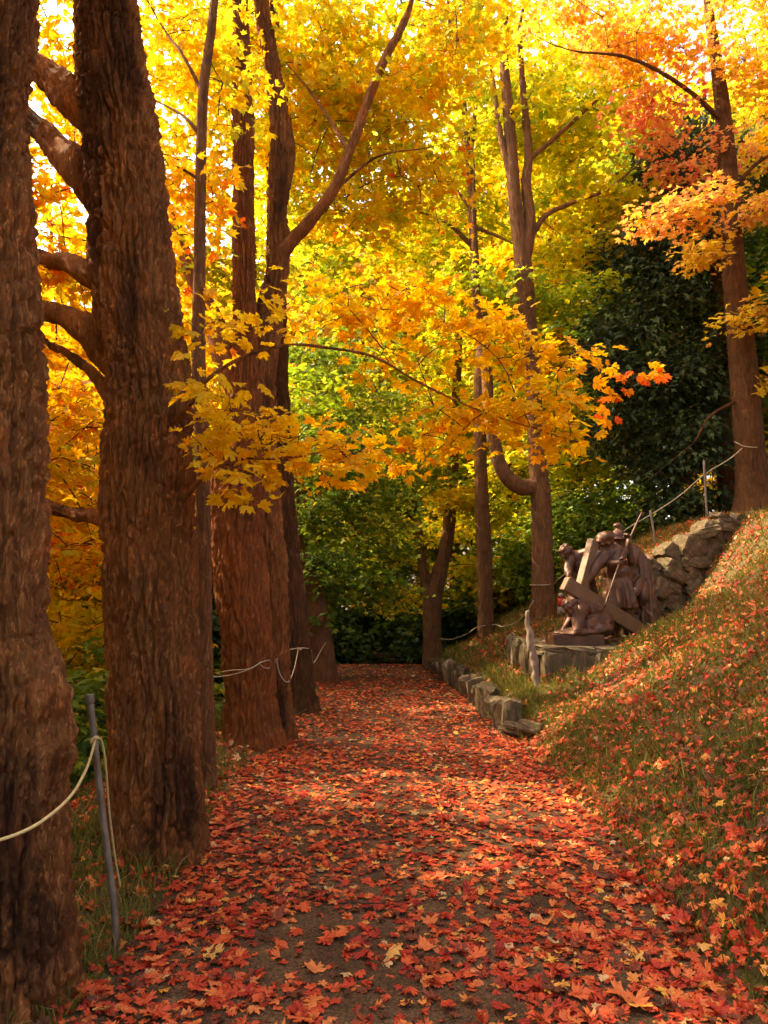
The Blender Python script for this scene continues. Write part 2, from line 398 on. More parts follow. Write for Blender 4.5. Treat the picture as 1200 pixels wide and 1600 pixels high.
# ------------------------------------------------------------------ leaves
half = [(0, 1.0), (.11, .77), (.28, .79), (.21, .53), (.28, .44), (.46, .62), (.72, .76), (.65, .55), (.86, .48), (.63, .30), (.55, .18), (.78, .09), (.58, -.06), (.30, -.14), (.08, -.06)]
def outline(h): return np.array(h + [(-x, y) for x, y in h[::-1] if x > 0])
LO1 = outline(half)
LO2 = outline([(0, 1.0), (.24, .54), (.31, .46), (.74, .72), (.56, .20), (.76, .06), (.10, -.12)])
LO3 = outline([(0, 1.0), (.30, .48), (.72, .68), (.56, .10), (.1, -.12)])
LOC = np.array([(0, 1.0), (.12, .55), (.30, .42), (.10, .20), (.0, 0), (-.10, .20), (-.30, .42), (-.12, .55)])   # conifer spray
LODS = {1: LO1, 2: LO2, 3: LO3, 9: LOC}

def leaf_geo(pos, tip, nrm, size, lod, curl=.25, vary=.10, jag=.03):
    """arrays of N leaves -> verts, tris; leaf base at pos"""
    o = LODS[lod]; k = len(o); n = len(pos)
    tip = tip / (np.linalg.norm(tip, axis=1)[:, None] + 1e-9)
    nrm = nrm - tip * (nrm * tip).sum(1)[:, None]; nrm /= np.linalg.norm(nrm, axis=1)[:, None] + 1e-9
    b = np.cross(tip, nrm)
    xy = np.concatenate([o, [[0, .22]]])
    cu = rng.normal(curl, .38, n)[:, None]; cw = rng.normal(0, .32, n)[:, None]
    z = -cu * (xy[None, :, 0] ** 2) * .9 - cw * (xy[None, :, 1] - .2) ** 2 * .8
    if lod == 1: z = z + rng.normal(0, .05, (n, k + 1))
    wx = (1 - vary * 2 * rng.random((n, 1))) ; jx = rng.normal(0, jag, (n, k + 1)); jy = rng.normal(0, jag, (n, k + 1))
    ax = xy[None, :, 0] * wx + jx; ay = xy[None, :, 1] + jy
    v = pos[:, None, :] + size[:, None, None] * (ax[:, :, None] * b[:, None, :] + ay[:, :, None] * tip[:, None, :] + z[:, :, None] * nrm[:, None, :])
    a = np.arange(k); f = np.stack([a, (a + 1) % k, np.full(k, k)], 1)
    f = (np.arange(n)[:, None, None] * (k + 1) + f[None]).reshape(-1, 3)
    return v.reshape(-1, 3), f, k + 1

def leaf_mesh(name, pos, tip, nrm, size, val, mat, lod, origin=(0, 0, 0), curl=.25):
    v, f, k = leaf_geo(pos, tip, nrm, size, lod, curl)
    return mesh_from(name, v - np.array(list(origin)), f, mat, False, np.repeat(val, k))

LEAF_PROTO = {}
def leaf_protos(matname):          # 12 single-leaf meshes that individual leaves share
    if matname not in LEAF_PROTO:
        out = []
        for i in range(12):
            o = LO1; k = len(o); xy = np.concatenate([o, [[0, .22]]])
            cu = random.gauss(.22, .3); cw = random.gauss(0, .25)
            z = -cu * xy[:, 0] ** 2 * .9 - cw * (xy[:, 1] - .2) ** 2 * .8 + rng.normal(0, .05, k + 1)
            if matname == 'fallen': cw *= 2.2
            z = -cu * xy[:, 0] ** 2 * .9 - cw * (xy[:, 1] - .2) ** 2 * .8 + rng.normal(0, .05, k + 1)
            v = np.stack([xy[:, 0] * random.uniform(.6, 1.05) + rng.normal(0, .04, k + 1), xy[:, 1] + rng.normal(0, .04, k + 1), z], 1)
            # stalk
            v = np.concatenate([v, [[.018, -.04, 0], [-.018, -.04, 0], [.05, -.62, -.14]]])
            a = np.arange(k); f = np.stack([a, (a + 1) % k, np.full(k, k)], 1)
            f = np.concatenate([f, [[k + 1, k + 2, k + 3]]])
            out.append(mesh_from('leaf', v, f, LM[matname], False, np.full(len(v), (i + .5) / 12)))
        LEAF_PROTO[matname] = out
    return LEAF_PROTO[matname]

def place_leaf(name, matname, pos, tip, nrm, size, val, parent=None, origin=None):
    me = leaf_protos(matname)[int(np.clip(val * 12, 0, 11))]
    t = Vector(tip).normalized(); n = Vector(nrm); n = (n - t * n.dot(t)).normalized(); b = t.cross(n)
    M = Matrix((b, t, n)).transposed().to_4x4()
    o = link(name, me, parent)
    loc = Vector(pos) - (Vector(origin) if origin is not None else Vector((0, 0, 0)))
    o.matrix_local = Matrix.Translation(loc) @ M @ Matrix.Scale(size, 4)
    return o

def rand_dir(n):
    d = rng.normal(size=(n, 3)); return d / np.linalg.norm(d, axis=1)[:, None]

def grow(tree, origin, skel, blobs, matname, size=.085, lod=2, per=26, spray=.45, pick=0, bark='twig', seed=0, twig_r=1.0, droop=.35, flat=.16, keep=None, vshift=0.0, vspread=.22, jitter=.15, crown_name='crown'):
    """branches, twigs and leaves for one tree. blobs: (centre, radii, sprays, value)"""
    global rng
    rng = np.random.default_rng(1000 + seed)
    sp = []; sv = []
    for (c, r, n, val) in blobs:
        c = np.array(list(c)); r = np.array(r if hasattr(r, '__len__') else (r, r, r), float)
        d = rand_dir(n) * (rng.random(n) ** .42)[:, None]
        sp.append(c + d * r); sv.append(np.full(n, val) + rng.normal(0, .10, n))
    sp = np.concatenate(sp); sv = np.concatenate(sv)
    if keep is not None:
        k = keep(sp); sp = sp[k]; sv = sv[k]
    nodes_ = np.array([list(p) for p in skel], float)
    dist = np.array([np.min(np.linalg.norm(nodes_ - s, axis=1)) for s in sp])
    order = np.argsort(dist)
    bag = Bag(); POS = []; TIP = []; NRM = []; VAL = []
    for i in order:
        s = sp[i]; dv = s - nodes_; dd = np.linalg.norm(dv, axis=1)
        cost = dd + .9 * np.maximum(nodes_[:, 2] + .15 * dd - s[2], 0)
        j = int(np.argmin(cost)); a = nodes_[j]; L = dd[j]
        if L > .05:
            mid = (a + s) / 2 + np.array([0, 0, .10 * L]) + rng.normal(0, .06 * L, 3)
            u = np.linspace(0, 1, max(4, min(9, int(L / .25) + 3)))[:, None]
            pts = (1 - u) ** 2 * a + 2 * u * (1 - u) * mid + u ** 2 * s
            r0 = twig_r * (.004 + .0085 * min(L, 4)); rr = np.linspace(r0, .0035 * twig_r, len(pts))
            bag.add(*tube(pts, rr, 4, cap=False))
            nodes_ = np.concatenate([nodes_, pts[2:]])
            out = s - a
        else: out = rand_dir(1)[0]
        oh = out * np.array([1, 1, .3]); oh /= np.linalg.norm(oh) + 1e-9
        n = max(3, int(per * rng.uniform(.6, 1.4)))
        ang = rng.uniform(0, 2 * math.pi, n); rad = spray * np.sqrt(rng.random(n)) * rng.uniform(.8, 1.2)
        lp = np.stack([np.cos(ang) * rad, np.sin(ang) * rad, rng.normal(0, flat * spray, n) - droop * .4 * rad ** 2 / spray], 1)
        tl = rng.normal(0, .25, 2); lp[:, 2] += lp[:, 0] * tl[0] + lp[:, 1] * tl[1]
        for q in range(3):         # twigs inside the spray
            e = lp[rng.integers(n)]
            bag.add(*tube([s, s + e * .5 + np.array([0, 0, .02]), s + e], [.0035 * twig_r, .0028 * twig_r, .0015 * twig_r], 3, cap=False))
        POS.append(s + lp)
        tp = lp * np.array([1, 1, 0]) / (rad[:, None] + 1e-6) + .6 * oh + rng.normal(0, .45, (n, 3)); tp[:, 2] -= droop
        TIP.append(tp)
        nn = rng.normal(0, .42, (n, 3)); nn[:, 2] = 1; nn[:, :2] += .3 * oh[:2]
        NRM.append(nn)
        VAL.append(np.clip(sv[i] + vshift + rng.normal(0, vspread, n), 0, 1))
    POS = np.concatenate(POS); TIP = np.concatenate(TIP); NRM = np.concatenate(NRM); VAL = np.concatenate(VAL)
    SZ = size * np.clip(rng.normal(1, .2, len(POS)), .5, 1.5)
    link('twigs', bag_rel(bag, 'twigs', M_TWIG if bark == 'twig' else BK[bark], origin), tree, kind='stuff')
    pk = np.zeros(len(POS), bool)
    if pick:
        x, y, dep = project(POS)
        ok = (x > 5) & (x < 1195) & (y > 5) & (y < 1500) & (dep > 1)
        idx = np.where(ok)[0]; idx = idx[np.argsort(dep[idx] / SZ[idx])][:pick]; pk[idx] = True
        for q in idx:
            place_leaf('leaf', matname, POS[q], TIP[q], NRM[q], SZ[q], VAL[q], tree, origin)
    r = ~pk
    link(crown_name, leaf_mesh(crown_name, POS[r], TIP[r], NRM[r], SZ[r], VAL[r], LM[matname], lod, origin), tree, kind='stuff')
    return len(POS)

def bag_rel(bag, name, mat, origin):
    bag.v = [v - np.array(list(origin)) for v in bag.v]
    return bag.mesh(name, mat)

# ------------------------------------------------------------------ photographed trees
def line(pts, D, D2=None):
    """(px, py, width px) rows at one distance (or sliding from D to D2) -> points, radii"""
    o = []; r = []; n = len(pts)
    for i, (x, y, w) in enumerate(pts):
        d = D if D2 is None else D + (D2 - D) * i / (n - 1)
        o.append(P(x, y, d)); r.append(w / 2 * depth_scale(y, d))
    return o, r

def extend(pts, rad, dz, dx=0, dy=0, k=.4):
    p = pts[-1]; return pts + [p + Vector((dx, dy, dz))], rad + [rad[-1] * k]

def photo_tree(name, label, group, trunk, bark, limbs=(), nseg=110, m=260, amp=.02, cell=.05, flare=.25, flare_h=.35, bumps=(), seed=0, lump=.06, stretch=.2):
    pts, rad = trunk
    if seed > 2: nseg = int(nseg * .86); m = int(m * .86)
    g = Vector(pts[0]); g.z = H(g.x, g.y)
    root = thing(name, label, 'tree', g, group)
    pts = [Vector((g.x, g.y, g.z - .25))] + [p for p in pts if p.z > g.z + .05]
    rad = [rad[0]] + rad[len(rad) - len(pts) + 1:]
    v, f = bark_tube(pts, rad, nseg, m, amp, cell, stretch, flare, flare_h, bumps, seed, g, lump)
    link('trunk', mesh_from('trunk', v, f, BK[bark]), root)
    sk = [p for p in resample(pts, rad, 24)[0] if p[2] > g.z + 1.5]
    for li, (lp, lr) in enumerate(limbs):
        lp = [Vector(q) for q in lp]; lr = list(lr)
        if seed not in (1, 2, 4, 8) and lr[-1] < .055:      # boughs run out into fine, slightly crooked ends
            dv = (lp[-1] - lp[-2]).normalized(); rs_ = random.Random(seed * 31 + li)
            for k_ in range(3):
                dv = (dv + Vector((rs_.uniform(-.35, .35), rs_.uniform(-.2, .2), rs_.uniform(-.1, .35)))).normalized()
                lp.append(lp[-1] + dv * .45); lr.append(max(.004, lr[-1] * .55))
        L = sum((lp[i + 1] - lp[i]).length for i in range(len(lp) - 1))
        ns = int(max(12, min(60, max(lr) / .006))); mm = int(max(20, min(160, L / .02)))
        v, f = bark_tube(lp, lr, ns, mm, min(amp, max(lr) * .22), cell * .8, stretch, 0, 1, (), seed + 20 + li, g, .08)
        link('limb', mesh_from('limb', v, f, BK[bark]), root)
        sk += list(resample(lp, lr, max(6, int(L / .3)))[0][1:])
    return root, g, sk

ROW = 'maples lining the left edge of the path'
total = 0
# 1: half-cut trunk at the very left, with a swollen burl
t1, r1 = line([(0, 1545, 250), (2, 1480, 226), (2, 1400, 204), (0, 1250, 198), (0, 1160, 206), (-4, 1060, 190), (-18, 1000, 180), (-22, 800, 178), (-22, 600, 172), (-26, 400, 160), (-34, 200, 142), (-18, 60, 132), (-8, -120, 130), (-4, -300, 110), (0, -420, 60)], 3.05)
lim1 = [( [P(10, -250, 3.05), P(80, -420, 3.3), P(200, -600, 3.9)], [.11, .09, .06]),
        ( [P(-30, -150, 3.05), P(-150, -330, 3.3), P(-420, -560, 3.8)], [.12, .09, .06])]
T1, g1, s1 = photo_tree('maple_tree', 'huge rough-barked maple trunk with a swollen burl, beside the leaning grey post', ROW, (t1, r1), 'brown', lim1, 170, 400, .072, .056, .26, .2,
      bumps=[(1.40, 1.25, .055, .09, .5), (1.18, 1.35, .065, .08, .35), (1.50, .3, .035, .06, .9), (1.36, .4, -.045, .035, .55), (1.29, 1.3, -.03, .025, .35)], seed=1, stretch=.11)
# 2: the big trunk with limbs to the left
D2 = 4.75
t2, r2 = line([(250, 1325, 158), (245, 1250, 146), (243, 1150, 142), (239, 1000, 142), (232, 800, 147), (233, 700, 141), (231, 600, 130), (210, 450, 131), (198, 300, 124), (187, 200, 118), (172, 80, 102), (166, 0, 92), (160, -150, 84), (150, -400, 60)], D2)
lim2 = [( [P(165, 215, 4.75), P(118, 160, 4.78), P(80, 122, 4.85), (P(50, 100, 4.95)), P(0, 40, 5.2), P(-80, -60, 5.6)], [.09, .14, .108, .10, .085, .05]),
        ( [P(170, 340, 4.75), P(125, 265, 4.8), P(90, 232, 4.9), P(60, 200, 5.0), P(0, 150, 5.3), P(-90, 110, 5.8)], [.09, .13, .102, .09, .07, .04]),
        ( [P(180, 450, 4.75), P(140, 430, 4.85), P(110, 412, 5.0), P(75, 406, 5.2), P(20, 380, 5.6), P(-60, 330, 6.0)], [.07, .092, .072, .065, .05, .03]),
        ( [P(190, 590, 4.75), P(140, 520, 4.82), P(110, 498, 4.95), P(75, 486, 5.1), P(10, 470, 5.5), P(-60, 470, 5.9)], [.08, .112, .088, .075, .05, .03]),
        ( [P(200, 660, 4.75), P(160, 602, 4.85), P(128, 568, 5.0), P(75, 536, 5.2), P(10, 500, 5.6)], [.10, .055, .04, .03, .02]),
        ( [P(190, 812, 4.75), P(155, 808, 4.85), P(120, 804, 5.0), P(85, 795, 5.2), P(20, 760, 5.6)], [.085, .058, .05, .045, .03]),
        ( [P(160, -60, 4.75), P(260, -220, 4.9), P(420, -380, 5.4)], [.12, .09, .05]),
        # the long thin boughs that hang over the path
        ( [P(245, 690, 4.72), P(290, 640, 4.55), P(340, 580, 4.4), P(440, 540, 4.35), P(530, 546, 4.4), P(590, 560, 4.5), P(650, 595, 4.6), P(745, 640, 4.75), P(830, 668, 4.9), P(900, 690, 5.0)], [.030, .020, .013, .011, .0105, .010, .009, .007, .005, .003]),
        ( [P(270, 800, 4.72), P(330, 735, 4.4), P(370, 718, 4.3), P(440, 716, 4.3), P(500, 706, 4.35), P(560, 680, 4.5)], [.025, .015, .010, .008, .006, .003])]
T2, g2, s2 = photo_tree('maple_tree', 'massive brown maple trunk with heavy limbs curving off to one side and black streaks', ROW, (t2, r2), 'brown', lim2, 200, 540, .066, .050, .28, .17, seed=2, lump=.05, stretch=.12)
# 3: thin sapling just behind it
D3 = 6.3
t3, r3 = line([(330, 1232, 34), (324, 1180, 26), (320, 1000, 24), (318, 850, 24), (316, 700, 23), (310, 560, 22), (312, 400, 19), (314, 250, 17), (318, 140, 16), (331, 40, 14), (336, -20, 12), (345, -200, 8)], D3)
lim3 = [( [P(313, 215, D3), P(300, 195, D3), P(282, 178, D3 + .1), P(235, 150, D3 + .3)], [.022, .018, .014, .006]),
        ( [P(314, 140, D3), P(285, 85, D3), P(262, 55, D3 + .1), P(230, 0, D3 + .2)], [.020, .015, .012, .008]),
        ( [P(311, 280, D3), P(280, 262, D3), P(250, 255, D3 + .2)], [.018, .012, .006])]
T3, g3, s3 = photo_tree('maple_sapling', 'thin straight maple stem standing close behind the massive limbed trunk', None, (t3, r3), 'grey', lim3, 40, 260, .006, .03, .5, .12, seed=3)
# 4: twin trunk, left stem
D4 = 8.0
t4, r4 = line([(395, 1165, 108), (393, 1120, 84), (386, 1000, 82), (372, 850, 86), (372, 750, 84), (382, 650, 66), (383, 580, 44), (382, 450, 38), (380, 300, 34), (380, 200, 34), (378, 130, 30), (376, 0, 24), (374, -150, 20)], D4)
lim4 = [( [P(380, 640, 8.0), P(350, 560, 8.05), P(335, 505, 8.15), P(300, 430, 8.4), P(270, 330, 8.7)], [.12, .14, .12, .09, .05]),
        ( [P(374, 740, 7.95), P(350, 690, 7.95), P(366, 655, 7.95), P(368, 642, 7.95)], [.20, .16, .10, .03])]
T4, g4, s4 = photo_tree('maple_tree', 'stout red-brown maple trunk fused beside a second trunk, pale rope looped round it', ROW, (t4, r4), 'red', lim4, 150, 380, .056, .052, .26, .25, seed=4, stretch=.13)
# 5: second of the pair, forking at the top, long branch to the right
D5 = 8.4
t5, r5 = line([(434, 1150, 62), (430, 1100, 52), (424, 1000, 58), (412, 850, 70), (402, 720, 64), (406, 600, 50), (420, 500, 46), (434, 420, 36), (434, 300, 32), (436, 200, 30), (428, 120, 27), (410, 20, 24), (400, -80, 21), (390, -250, 15)], D5)
lim5 = [( [P(432, 420, 8.4), P(446, 388, 8.35), P(480, 350, 8.3), (P(520, 298, 8.2)), P(545, 240, 8.15), P(572, 165, 8.1), P(600, 95, 8.05), P(636, 25, 8.0), P(652, -40, 7.95), P(670, -160, 7.9)], [.10, .088, .078, .072, .066, .06, .055, .045, .035, .02]),
        ( [P(436, 330, 8.4), P(455, 240, 8.6), P(450, 180, 8.8)], [.09, .06, .03]),
        ( [P(545, 235, 8.15), P(490, 150, 8.4), P(440, 90, 8.7)], [.03, .02, .01]),
        ( [P(520, 300, 8.2), P(590, 245, 8.1), P(670, 230, 8.0)], [.022, .015, .006])]
T5, g5, s5 = photo_tree('maple_tree', 'brown maple trunk behind the fused pair sending one long bough diagonally over the path', ROW, (t5, r5), 'brown', lim5, 130, 380, .054, .050, .24, .25, seed=5, stretch=.12)
# 6: straight ribbed trunk
D6 = 10.4
t6, r6 = line([(462, 1106, 72), (460, 1060, 60), (455, 950, 52), (446, 850, 44), (440, 760, 40), (436, 650, 36), (432, 500, 32), (430, 350, 28), (428, 150, 22), (426, -60, 16)], D6)
T6, g6, s6 = photo_tree('maple_tree', 'dark ribbed maple trunk with a hanging loop of rope tied by an orange knot', ROW, (t6, r6), 'dark', (), 130, 280, .056, .048, .25, .25, seed=6, stretch=.1)
# 7: slanting stump-like trunk beyond it
t7, r7 = line([(504, 1045, 44), (500, 1000, 38), (490, 940, 40), (476, 890, 34), (464, 850, 24), (462, 780, 16), (458, 700, 10)], 14.0)
lim7 = [( [P(462, 850, 14), P(470, 800, 14), P(500, 750, 13.8), P(520, 715, 13.6)], [.07, .05, .04, .02])]
T7, g7, s7 = photo_tree('maple_tree', 'slanting grey maple trunk past the dark ribbed one, near where the path ends', ROW, (t7, r7), 'grey', lim7, 60, 110, .02, .05, .2, .3, seed=7)

# right side
DV = 16.6
tv, rv = line([(677, 1034, 34), (676, 1000, 30), (675, 960, 30), (677, 930, 30), (688, 890, 24), (698, 850, 21), (703, 800, 19), (708, 720, 18), (712, 640, 15), (716, 540, 12), (720, 400, 9)], DV)
limv = [( [P(676, 965, DV), P(666, 915, DV), P(658, 870, DV), P(653, 830, DV), P(657, 815, DV + .1)], [.16, .14, .12, .11, .05])]
TV, gv_, sv = photo_tree('maple_tree', 'V-shaped maple forking low into a cut stub and a tall stem', None, (tv, rv), 'grey', limv, 60, 240, .02, .06, .15, .3, seed=8)
DW = 15.0
tw, rw = line([(760, 1008, 28), (759, 960, 25), (756, 850, 24), (750, 700, 20), (750, 600, 20), (752, 540, 17), (744, 440, 14), (738, 340, 13), (733, 250, 12), (722, 150, 10), (706, 70, 7), (700, 0, 5)], DW)
limw = [( [P(733, 260, DW), P(745, 150, DW), P(752, 80, DW)], [.06, .05, .03]),
        ( [P(738, 385, DW), P(700, 350, DW - .2), P(640, 325, DW - .5)], [.06, .04, .02]),
        ( [P(742, 355, DW), P(775, 368, DW - .1), P(800, 380, DW - .2)], [.05, .035, .02]),
        ( [P(738, 330, DW), P(715, 300, DW), P(690, 280, DW)], [.05, .035, .02])]
TW, gw_, sw = photo_tree('maple_tree', 'slim straight maple trunk between the forked stub tree and the elbow-branched tree', None, (tw, rw), 'grey', limw, 56, 300, .016, .05, .15, .3, seed=9)
DX = 13.6
tx, rx = line([(850, 978, 46), (849, 930, 37), (847, 850, 33), (845, 780, 32), (838, 700, 27), (833, 600, 23), (828, 520, 23), (820, 450, 30), (816, 400, 27), (806, 330, 22), (800, 250, 19), (793, 160, 17), (787, 80, 13), (790, 0, 9)], DX)
limx = [( [P(848, 775, DX), P(838, 762, DX), (P(810, 760, DX - .05)), P(785, 735, DX - .1), P(772, 690, DX - .1), P(764, 640, DX - .1), P(760, 580, DX - .1), P(748, 520, DX), P(742, 420, DX + .1), P(740, 300, DX + .1)], [.20, .17, .15, .135, .12, .115, .11, .10, .07, .03]),
        ( [P(816, 410, DX), P(828, 350, DX), P(822, 290, DX), P(826, 240, DX), P(818, 150, DX), P(812, 40, DX)], [.16, .12, .10, .085, .07, .04]),
        ( [P(826, 250, DX), P(850, 230, DX), P(890, 195, DX), P(935, 155, DX)], [.06, .05, .045, .025]),
        ( [P(832, 365, DX), P(855, 335, DX), P(900, 315, DX), P(950, 295, DX), P(1000, 255, DX)], [.075, .055, .045, .035, .02]),
        ( [P(802, 300, DX), P(780, 200, DX), P(770, 120, DX)], [.07, .06, .03])]
TX, gx_, sx = photo_tree('maple_tree', 'maple with a thick elbow-shaped branch, growing behind the bronze figures', None, (tx, rx), 'grey', limx, 70, 340, .020, .05, .2, .3, seed=10)
DR = 12.9
tr_, rr_ = line([(1180, 800, 66), (1176, 760, 50), (1168, 660, 44), (1160, 560, 41), (1152, 480, 37), (1143, 380, 33), (1138, 280, 29), (1130, 180, 24), (1120, 100, 19), (1108, 20, 14), (1100, -80, 9)], DR)
limr = [( [P(1140, 380, DR), P(1090, 340, DR - .4), P(1040, 330, DR - .8), P(990, 345, DR - 1.1)], [.05, .035, .025, .01]),
        ( [P(1140, 300, DR), P(1190, 250, DR - .2), P(1240, 230, DR - .4)], [.05, .035, .02]),
        ( [P(1130, 190, DR), P(1060, 130, DR - .6), P(980, 90, DR - 1.2), P(900, 80, DR - 1.6)], [.05, .04, .03, .015]),
        ( [P(1165, 620, DR), P(1110, 650, DR - .2), P(1085, 690, DR - .3)], [.04, .025, .012])]
TR, gr_, sr = photo_tree('maple_tree', 'tall maple with pink and orange leaves standing atop the bank above the wall', None, (tr_, rr_), 'dark', limr, 80, 340, .022, .05, .2, .3, seed=11)  # dark bark picked here so its colour stands in for shade on the trunk
ts, rs = line([(1138, 792, 30), (1132, 720, 24), (1128, 600, 22), (1122, 480, 20), (1118, 350, 17), (1112, 200, 12)], 14.5)
TS, gs_, ss = photo_tree('conifer_tree', 'dark evergreen with drooping sprays behind the bank-top maple', None, (ts, rs), 'dark', (), 50, 200, .018, .05, .2, .3, seed=12)

# ------------------------------------------------------------------ foliage of the photographed trees
def B(px, py, D, r, n, val=.5): return (P(px, py, D), r, n, val)
# tree 2: the bright orange boughs over the path and the leaves behind its limbs
total += grow(T2, g2, s2, [
    B(330, 610, 4.35, (.12, .2, .10), 3, 0.10), B(370, 640, 4.35, (.16, .2, .10), 4, 0.10), B(420, 690, 4.3, (.25, .2, .10), 5, 0.15),
    B(500, 700, 4.4, (.28, .25, .10), 5, 0.25), B(560, 690, 4.6, (.2, .25, .12), 4, 0.35), B(375, 745, 4.25, (.22, .15, .06), 4, 0.15), B(335, 690, 4.4, (.12, .2, .10), 3, 0.15),
    B(440, 500, 4.4, (.2, .2, .10), 4, 0.25), B(330, 500, 4.6, (.15, .3, .12), 2, 0.25),
    B(560, 470, 4.9, (.25, .3, .14), 7, 0.30), B(640, 470, 5.0, (.3, .3, .15), 10, 0.35), B(720, 510, 5.0, (.3, .3, .15), 10, 0.35),
    B(610, 560, 5.0, (.3, .3, .12), 4, 0.30), B(790, 555, 5.0, (.3, .3, .14), 7, 0.30), B(740, 640, 4.9, (.28, .3, .12), 7, 0.25), B(830, 640, 5.0, (.3, .3, .12), 10, 0.30),
    B(880, 690, 5.0, (.2, .25, .12), 5, 0.30), B(900, 570, 5.1, (.25, .3, .12), 4, 0.45), B(660, 690, 5.0, (.3, .3, .10), 6, 0.35), B(970, 600, 5.2, (.15, .2, .10), 2, 0.75),
    ], 'orange', .070, 1, 13, .24, pick=300, seed=21, twig_r=.7, flat=.35, droop=.5, vspread=.16)
total += grow(T1, g1, s1 + s2[-20:], [
    B(-200, -420, 3.8, (1.2, 1.2, .8), 40, .4), B(300, -520, 4.2, (1.3, 1.4, .8), 45, .4), (Vector((-1.5, 1.0, 6.2)), (1.8, 2.0, 1.0), 60, .4), (Vector((-3.0, 3.5, 6.5)), (1.6, 2.0, 1.2), 50, .4)],
    'gold', .09, 3, 24, .45, seed=22)
total += grow(T3, g3, s3 + s2[24:60], [
    B(90, 60, 6.2, (.5, .7, .5), 14, .5), B(100, 330, 6.0, (.45, .7, .5), 16, .55), B(110, 440, 6.0, (.35, .5, .3), 10, .55), B(105, 620, 6.2, (.45, .6, .4), 14, .5), B(120, 700, 6.0, (.35, .6, .35), 14, .5),
    B(285, 300, 6.8, (.5, .6, .6), 18, .55), B(280, 60, 6.8, (.5, .6, .5), 16, .4), B(350, 120, 7.0, (.4, .6, .5), 12, .3), B(300, 520, 6.6, (.3, .5, .35), 8, .5)],
    'gold', .078, 2, 20, .32, pick=300, seed=23)
total += grow(T4, g4, s4, [
    B(250, 120, 9.2, (.8, 1, 1.0), 30, .45), B(270, 380, 9.2, (.7, 1, .9), 26, .5), B(130, 700, 8.8, (.8, 1.2, .6), 22, .55), B(330, 220, 8.6, (.6, .7, 1.0), 26, .3), B(110, 200, 9.2, (.6, 1, 1.2), 26, .55),
    B(400, 60, 8.8, (.6, .6, .7), 16, .35), B(350, 420, 8.6, (.4, .6, .4), 10, .1), B(110, 860, 9.0, (.6, 1, .5), 16, .6), B(300, -250, 8.0, (1.6, 1.4, 1.2), 50, .4), B(-150, -100, 8.0, (1.6, 1.6, 1.4), 50, .4)],
    'gold', .084, 2, 28, .42, pick=250, seed=24)
total += grow(T5, g5, s5, [
    B(500, 80, 9.10, (.8, .9, .7), 34, .25), B(590, 180, 9.10, (.8, .9, .7), 34, .35), B(520, 220, 9.50, (.8, .9, .7), 26, .25), B(680, 90, 9.10, (.8, .9, .7), 30, .35), B(650, 300, 9.50, (.8, .9, .5), 20, .4),
    B(470, 330, 9.70, (.5, .7, .5), 12, .2), B(550, 340, 9.40, (.5, .7, .4), 12, .3), B(760, 30, 9.30, (.7, .9, .5), 16, .4), B(620, -120, 8.70, (1.5, 1.2, .8), 40, .3), B(420, 200, 9.70, (.5, .6, .8), 14, .3), B(420, 420, 8.90, (.25, .4, .25), 4, .05)],
    'gold', .086, 2, 30, .42, pick=300, seed=25)
total += grow(T6, g6, s6, [
    B(480, 250, 11, (1.0, 1.2, 1.0), 30, .45), B(520, 430, 11, (.7, 1.2, .5), 14, .25), B(600, 150, 11, (1.4, 1.4, 1.0), 40, .55), B(380, 60, 11, (1.2, 1.2, 1.0), 30, .6), B(480, 30, 11, (1.5, 1.4, 1.0), 30, .55), B(500, 600, 12, (.7, 1.2, .4), 10, .1)],
    'yellowgreen', .095, 3, 34, .46, pick=150, seed=26, vshift=-.08)
total += grow(T7, g7, s7, [
    B(500, 700, 13.2, (1.0, 1.2, .6), 30, .35), B(520, 800, 13.4, (1.0, 1.2, .6), 34, .4), B(560, 880, 14.0, (1.0, 1.2, .45), 26, .3), B(480, 900, 14.2, (.6, 1.0, .5), 18, .3), B(600, 740, 14, (1.1, 1.2, .5), 26, .6), B(560, 610, 13.6, (1.2, 1.2, .5), 24, .5), B(510, 560, 13.2, (.8, 1, .5), 16, .4), B(470, 960, 14.5, (.5, .8, .4), 14, .3), B(600, 820, 14.4, (.9, 1, .5), 24, .7), B(540, 760, 13.6, (1.0, 1, .5), 24, .55), B(590, 920, 15, (.9, 1, .4), 20, .5), B(620, 660, 14.2, (1.0, 1, .5), 22, .8)],
    'green', .095, 3, 32, .44, pick=0, seed=27)
total += grow(TV, gv_, sv, [
    B(700, 780, 16.0, (.5, .6, .25), 14, .85), B(640, 700, 16.5, (1.3, 1.3, .7), 34, .45), B(720, 640, 16.5, (1.3, 1.3, .8), 34, .5), B(620, 850, 17, (1.0, 1, .5), 22, .4), B(700, 540, 16.5, (1.4, 1.3, .8), 30, .5), B(620, 380, 17, (1.6, 1.3, 1.0), 30, .65), B(570, 500, 17, (1.0, 1.3, 1.0), 10, .9), B(620, 930, 17.4, (.9, .8, .4), 14, .8), B(740, 900, 18, (1.0, .8, .6), 22, .6), B(790, 920, 18, (1.0, .8, .5), 20, .5), B(720, 820, 18, (1.2, 1, .6), 24, .6)],
    'yellowgreen', .11, 3, 36, .52, seed=28)
